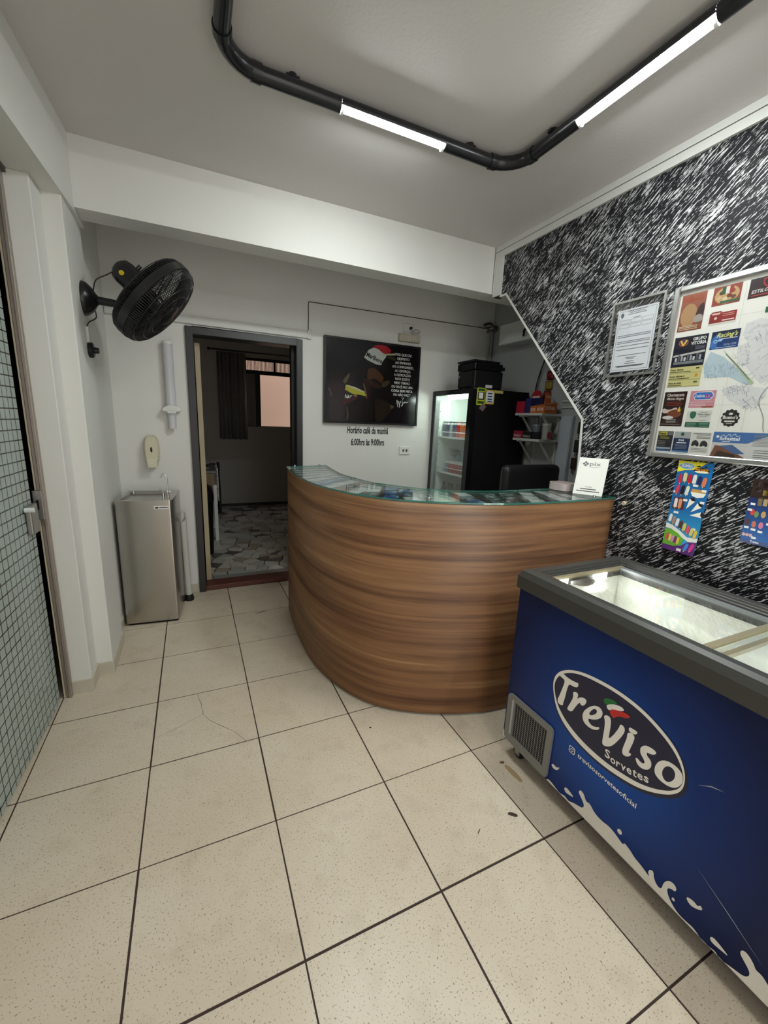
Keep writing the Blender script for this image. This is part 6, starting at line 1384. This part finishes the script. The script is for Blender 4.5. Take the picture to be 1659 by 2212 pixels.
MB().add([FP(.01, .15, -.004), FP(SWd-.01, .15, -.004), tuple(back+dR*(SWd-.01)-nH*.0), tuple(back+dR*.01)], [(0, 1, 2, 3)]).build('prop', mat('clear_prop', (.5, .5, .5), .2), sg).modifiers.new('t', 'SOLIDIFY').thickness = .003
PG = ink(105, 110, 112)
for dx, dz in ((0, .0085), (0, -.0085), (-.0095, 0), (.0095, 0)): flat([(.037+dx, .176+dz+.0072), (.037+dx+.0080, .176+dz), (.037+dx, .176+dz-.0072), (.037+dx-.0080, .176+dz)], PG, sg, FP, .0008, 'logo_diamond')
text('pix', PG, sg, FP, .058, .168, .022, width=.056, off=.0008); flat(rect(.06, .112, .1585, .1597), PG, sg, FP, .0008, 'rule')
flat(rect(.058, .092, .0435, .0465), ink(150, 150, 150), sg, FP, .0008, 'text_line')
for z, w, t in ((.0325, .082, .0026), (.020, .118, .0026)): flat(rect(.075-w/2, .075+w/2, z-t, z+t), ink(92, 92, 92), sg, FP, .0008, 'text_line')
ty_ = empty('paper_tray', (2.225, .455, 1.14), 'small pinkish-white rounded tray on the counter behind the payment sign', 'tray')
MB().prism(fillet(rect(2.165, 2.285, .385, .515), .035, 5), 1.1405, 1.148).build('base', mat('tray_pink', (.40, .33, .32), .35), ty_, bevel=.002)
outr = fillet(rect(2.165, 2.285, .385, .515), .035, 5); inr = [(2.225+(p-2.225)*.86, .45+(q-.45)*.86) for p, q in outr]; n = len(outr)
MB().add([(*p, 1.148) for p in outr]+[(*p, 1.183) for p in outr]+[(*p, 1.183) for p in inr]+[(*p, 1.15) for p in inr], [(i, (i+1) % n, n+(i+1) % n, n+i) for i in range(n)]+[(n+i, n+(i+1) % n, 2*n+(i+1) % n, 2*n+i) for i in range(n)]+[(2*n+i, 2*n+(i+1) % n, 3*n+(i+1) % n, 3*n+i) for i in range(n)]+[tuple(range(3*n, 4*n))]).build('wall', mat('tray_pink', (.5, .4, .4)), ty_, auto=50)

# ------------------------------------------------------------------ bits lying on the floor
def bit(nm, cat, x, y, pts, col, label, h=.003):
    o = MB().prism([(x+p, y+q) for p, q in smooth_poly(pts, 1)], .0004, h).build(nm, ink(*col), bevel=.0008); tag(o, label, cat); o['kind'] = 'thing'; return o
bit('leaf_fragment', 'leaf', 1.305, -.330, [(-.018, .010), (-.006, .012), (.012, -.004), (.016, -.014), (.004, -.012), (-.010, .002)], (52, 34, 26), 'curled dark brown leaf fragment on the tile by the freezer', .006)
bit('dry_peel', 'peel', 1.445, -.180, [(-.012, .055), (.006, .05), (.016, 0), (.012, -.045), (-.004, -.048), (-.012, 0)], (168, 148, 112), 'pale dry peel on the floor under the freezer edge', .0016)
bit('brown_flake', 'flake', 1.436, -.115, [(-.014, .006), (.006, .012), (.016, .002), (.004, -.004)], (110, 80, 55), 'small brown flake above the pale peel', .003)
bit('wood_splinter', 'splinter', 1.138, -.334, [(-.010, -.008), (-.006, -.002), (.012, .008), (.008, .002)], (70, 50, 36), 'thin brown splinter on the middle floor tile', .003)
bit('dark_speck', 'speck', .967, .313, [(-.007, 0), (0, .007), (.007, 0), (0, -.007)], (40, 28, 22), 'round dark speck in front of the wooden counter', .002)
bit('dirt_streak', 'streak', .650, 1.775, [(-.05, -.008), (-.01, .004), (.04, .010), (.06, .010), (.01, -.004), (-.03, -.012)], (92, 72, 52), 'long brown scuff on the tile near the kitchen doorway', .001)
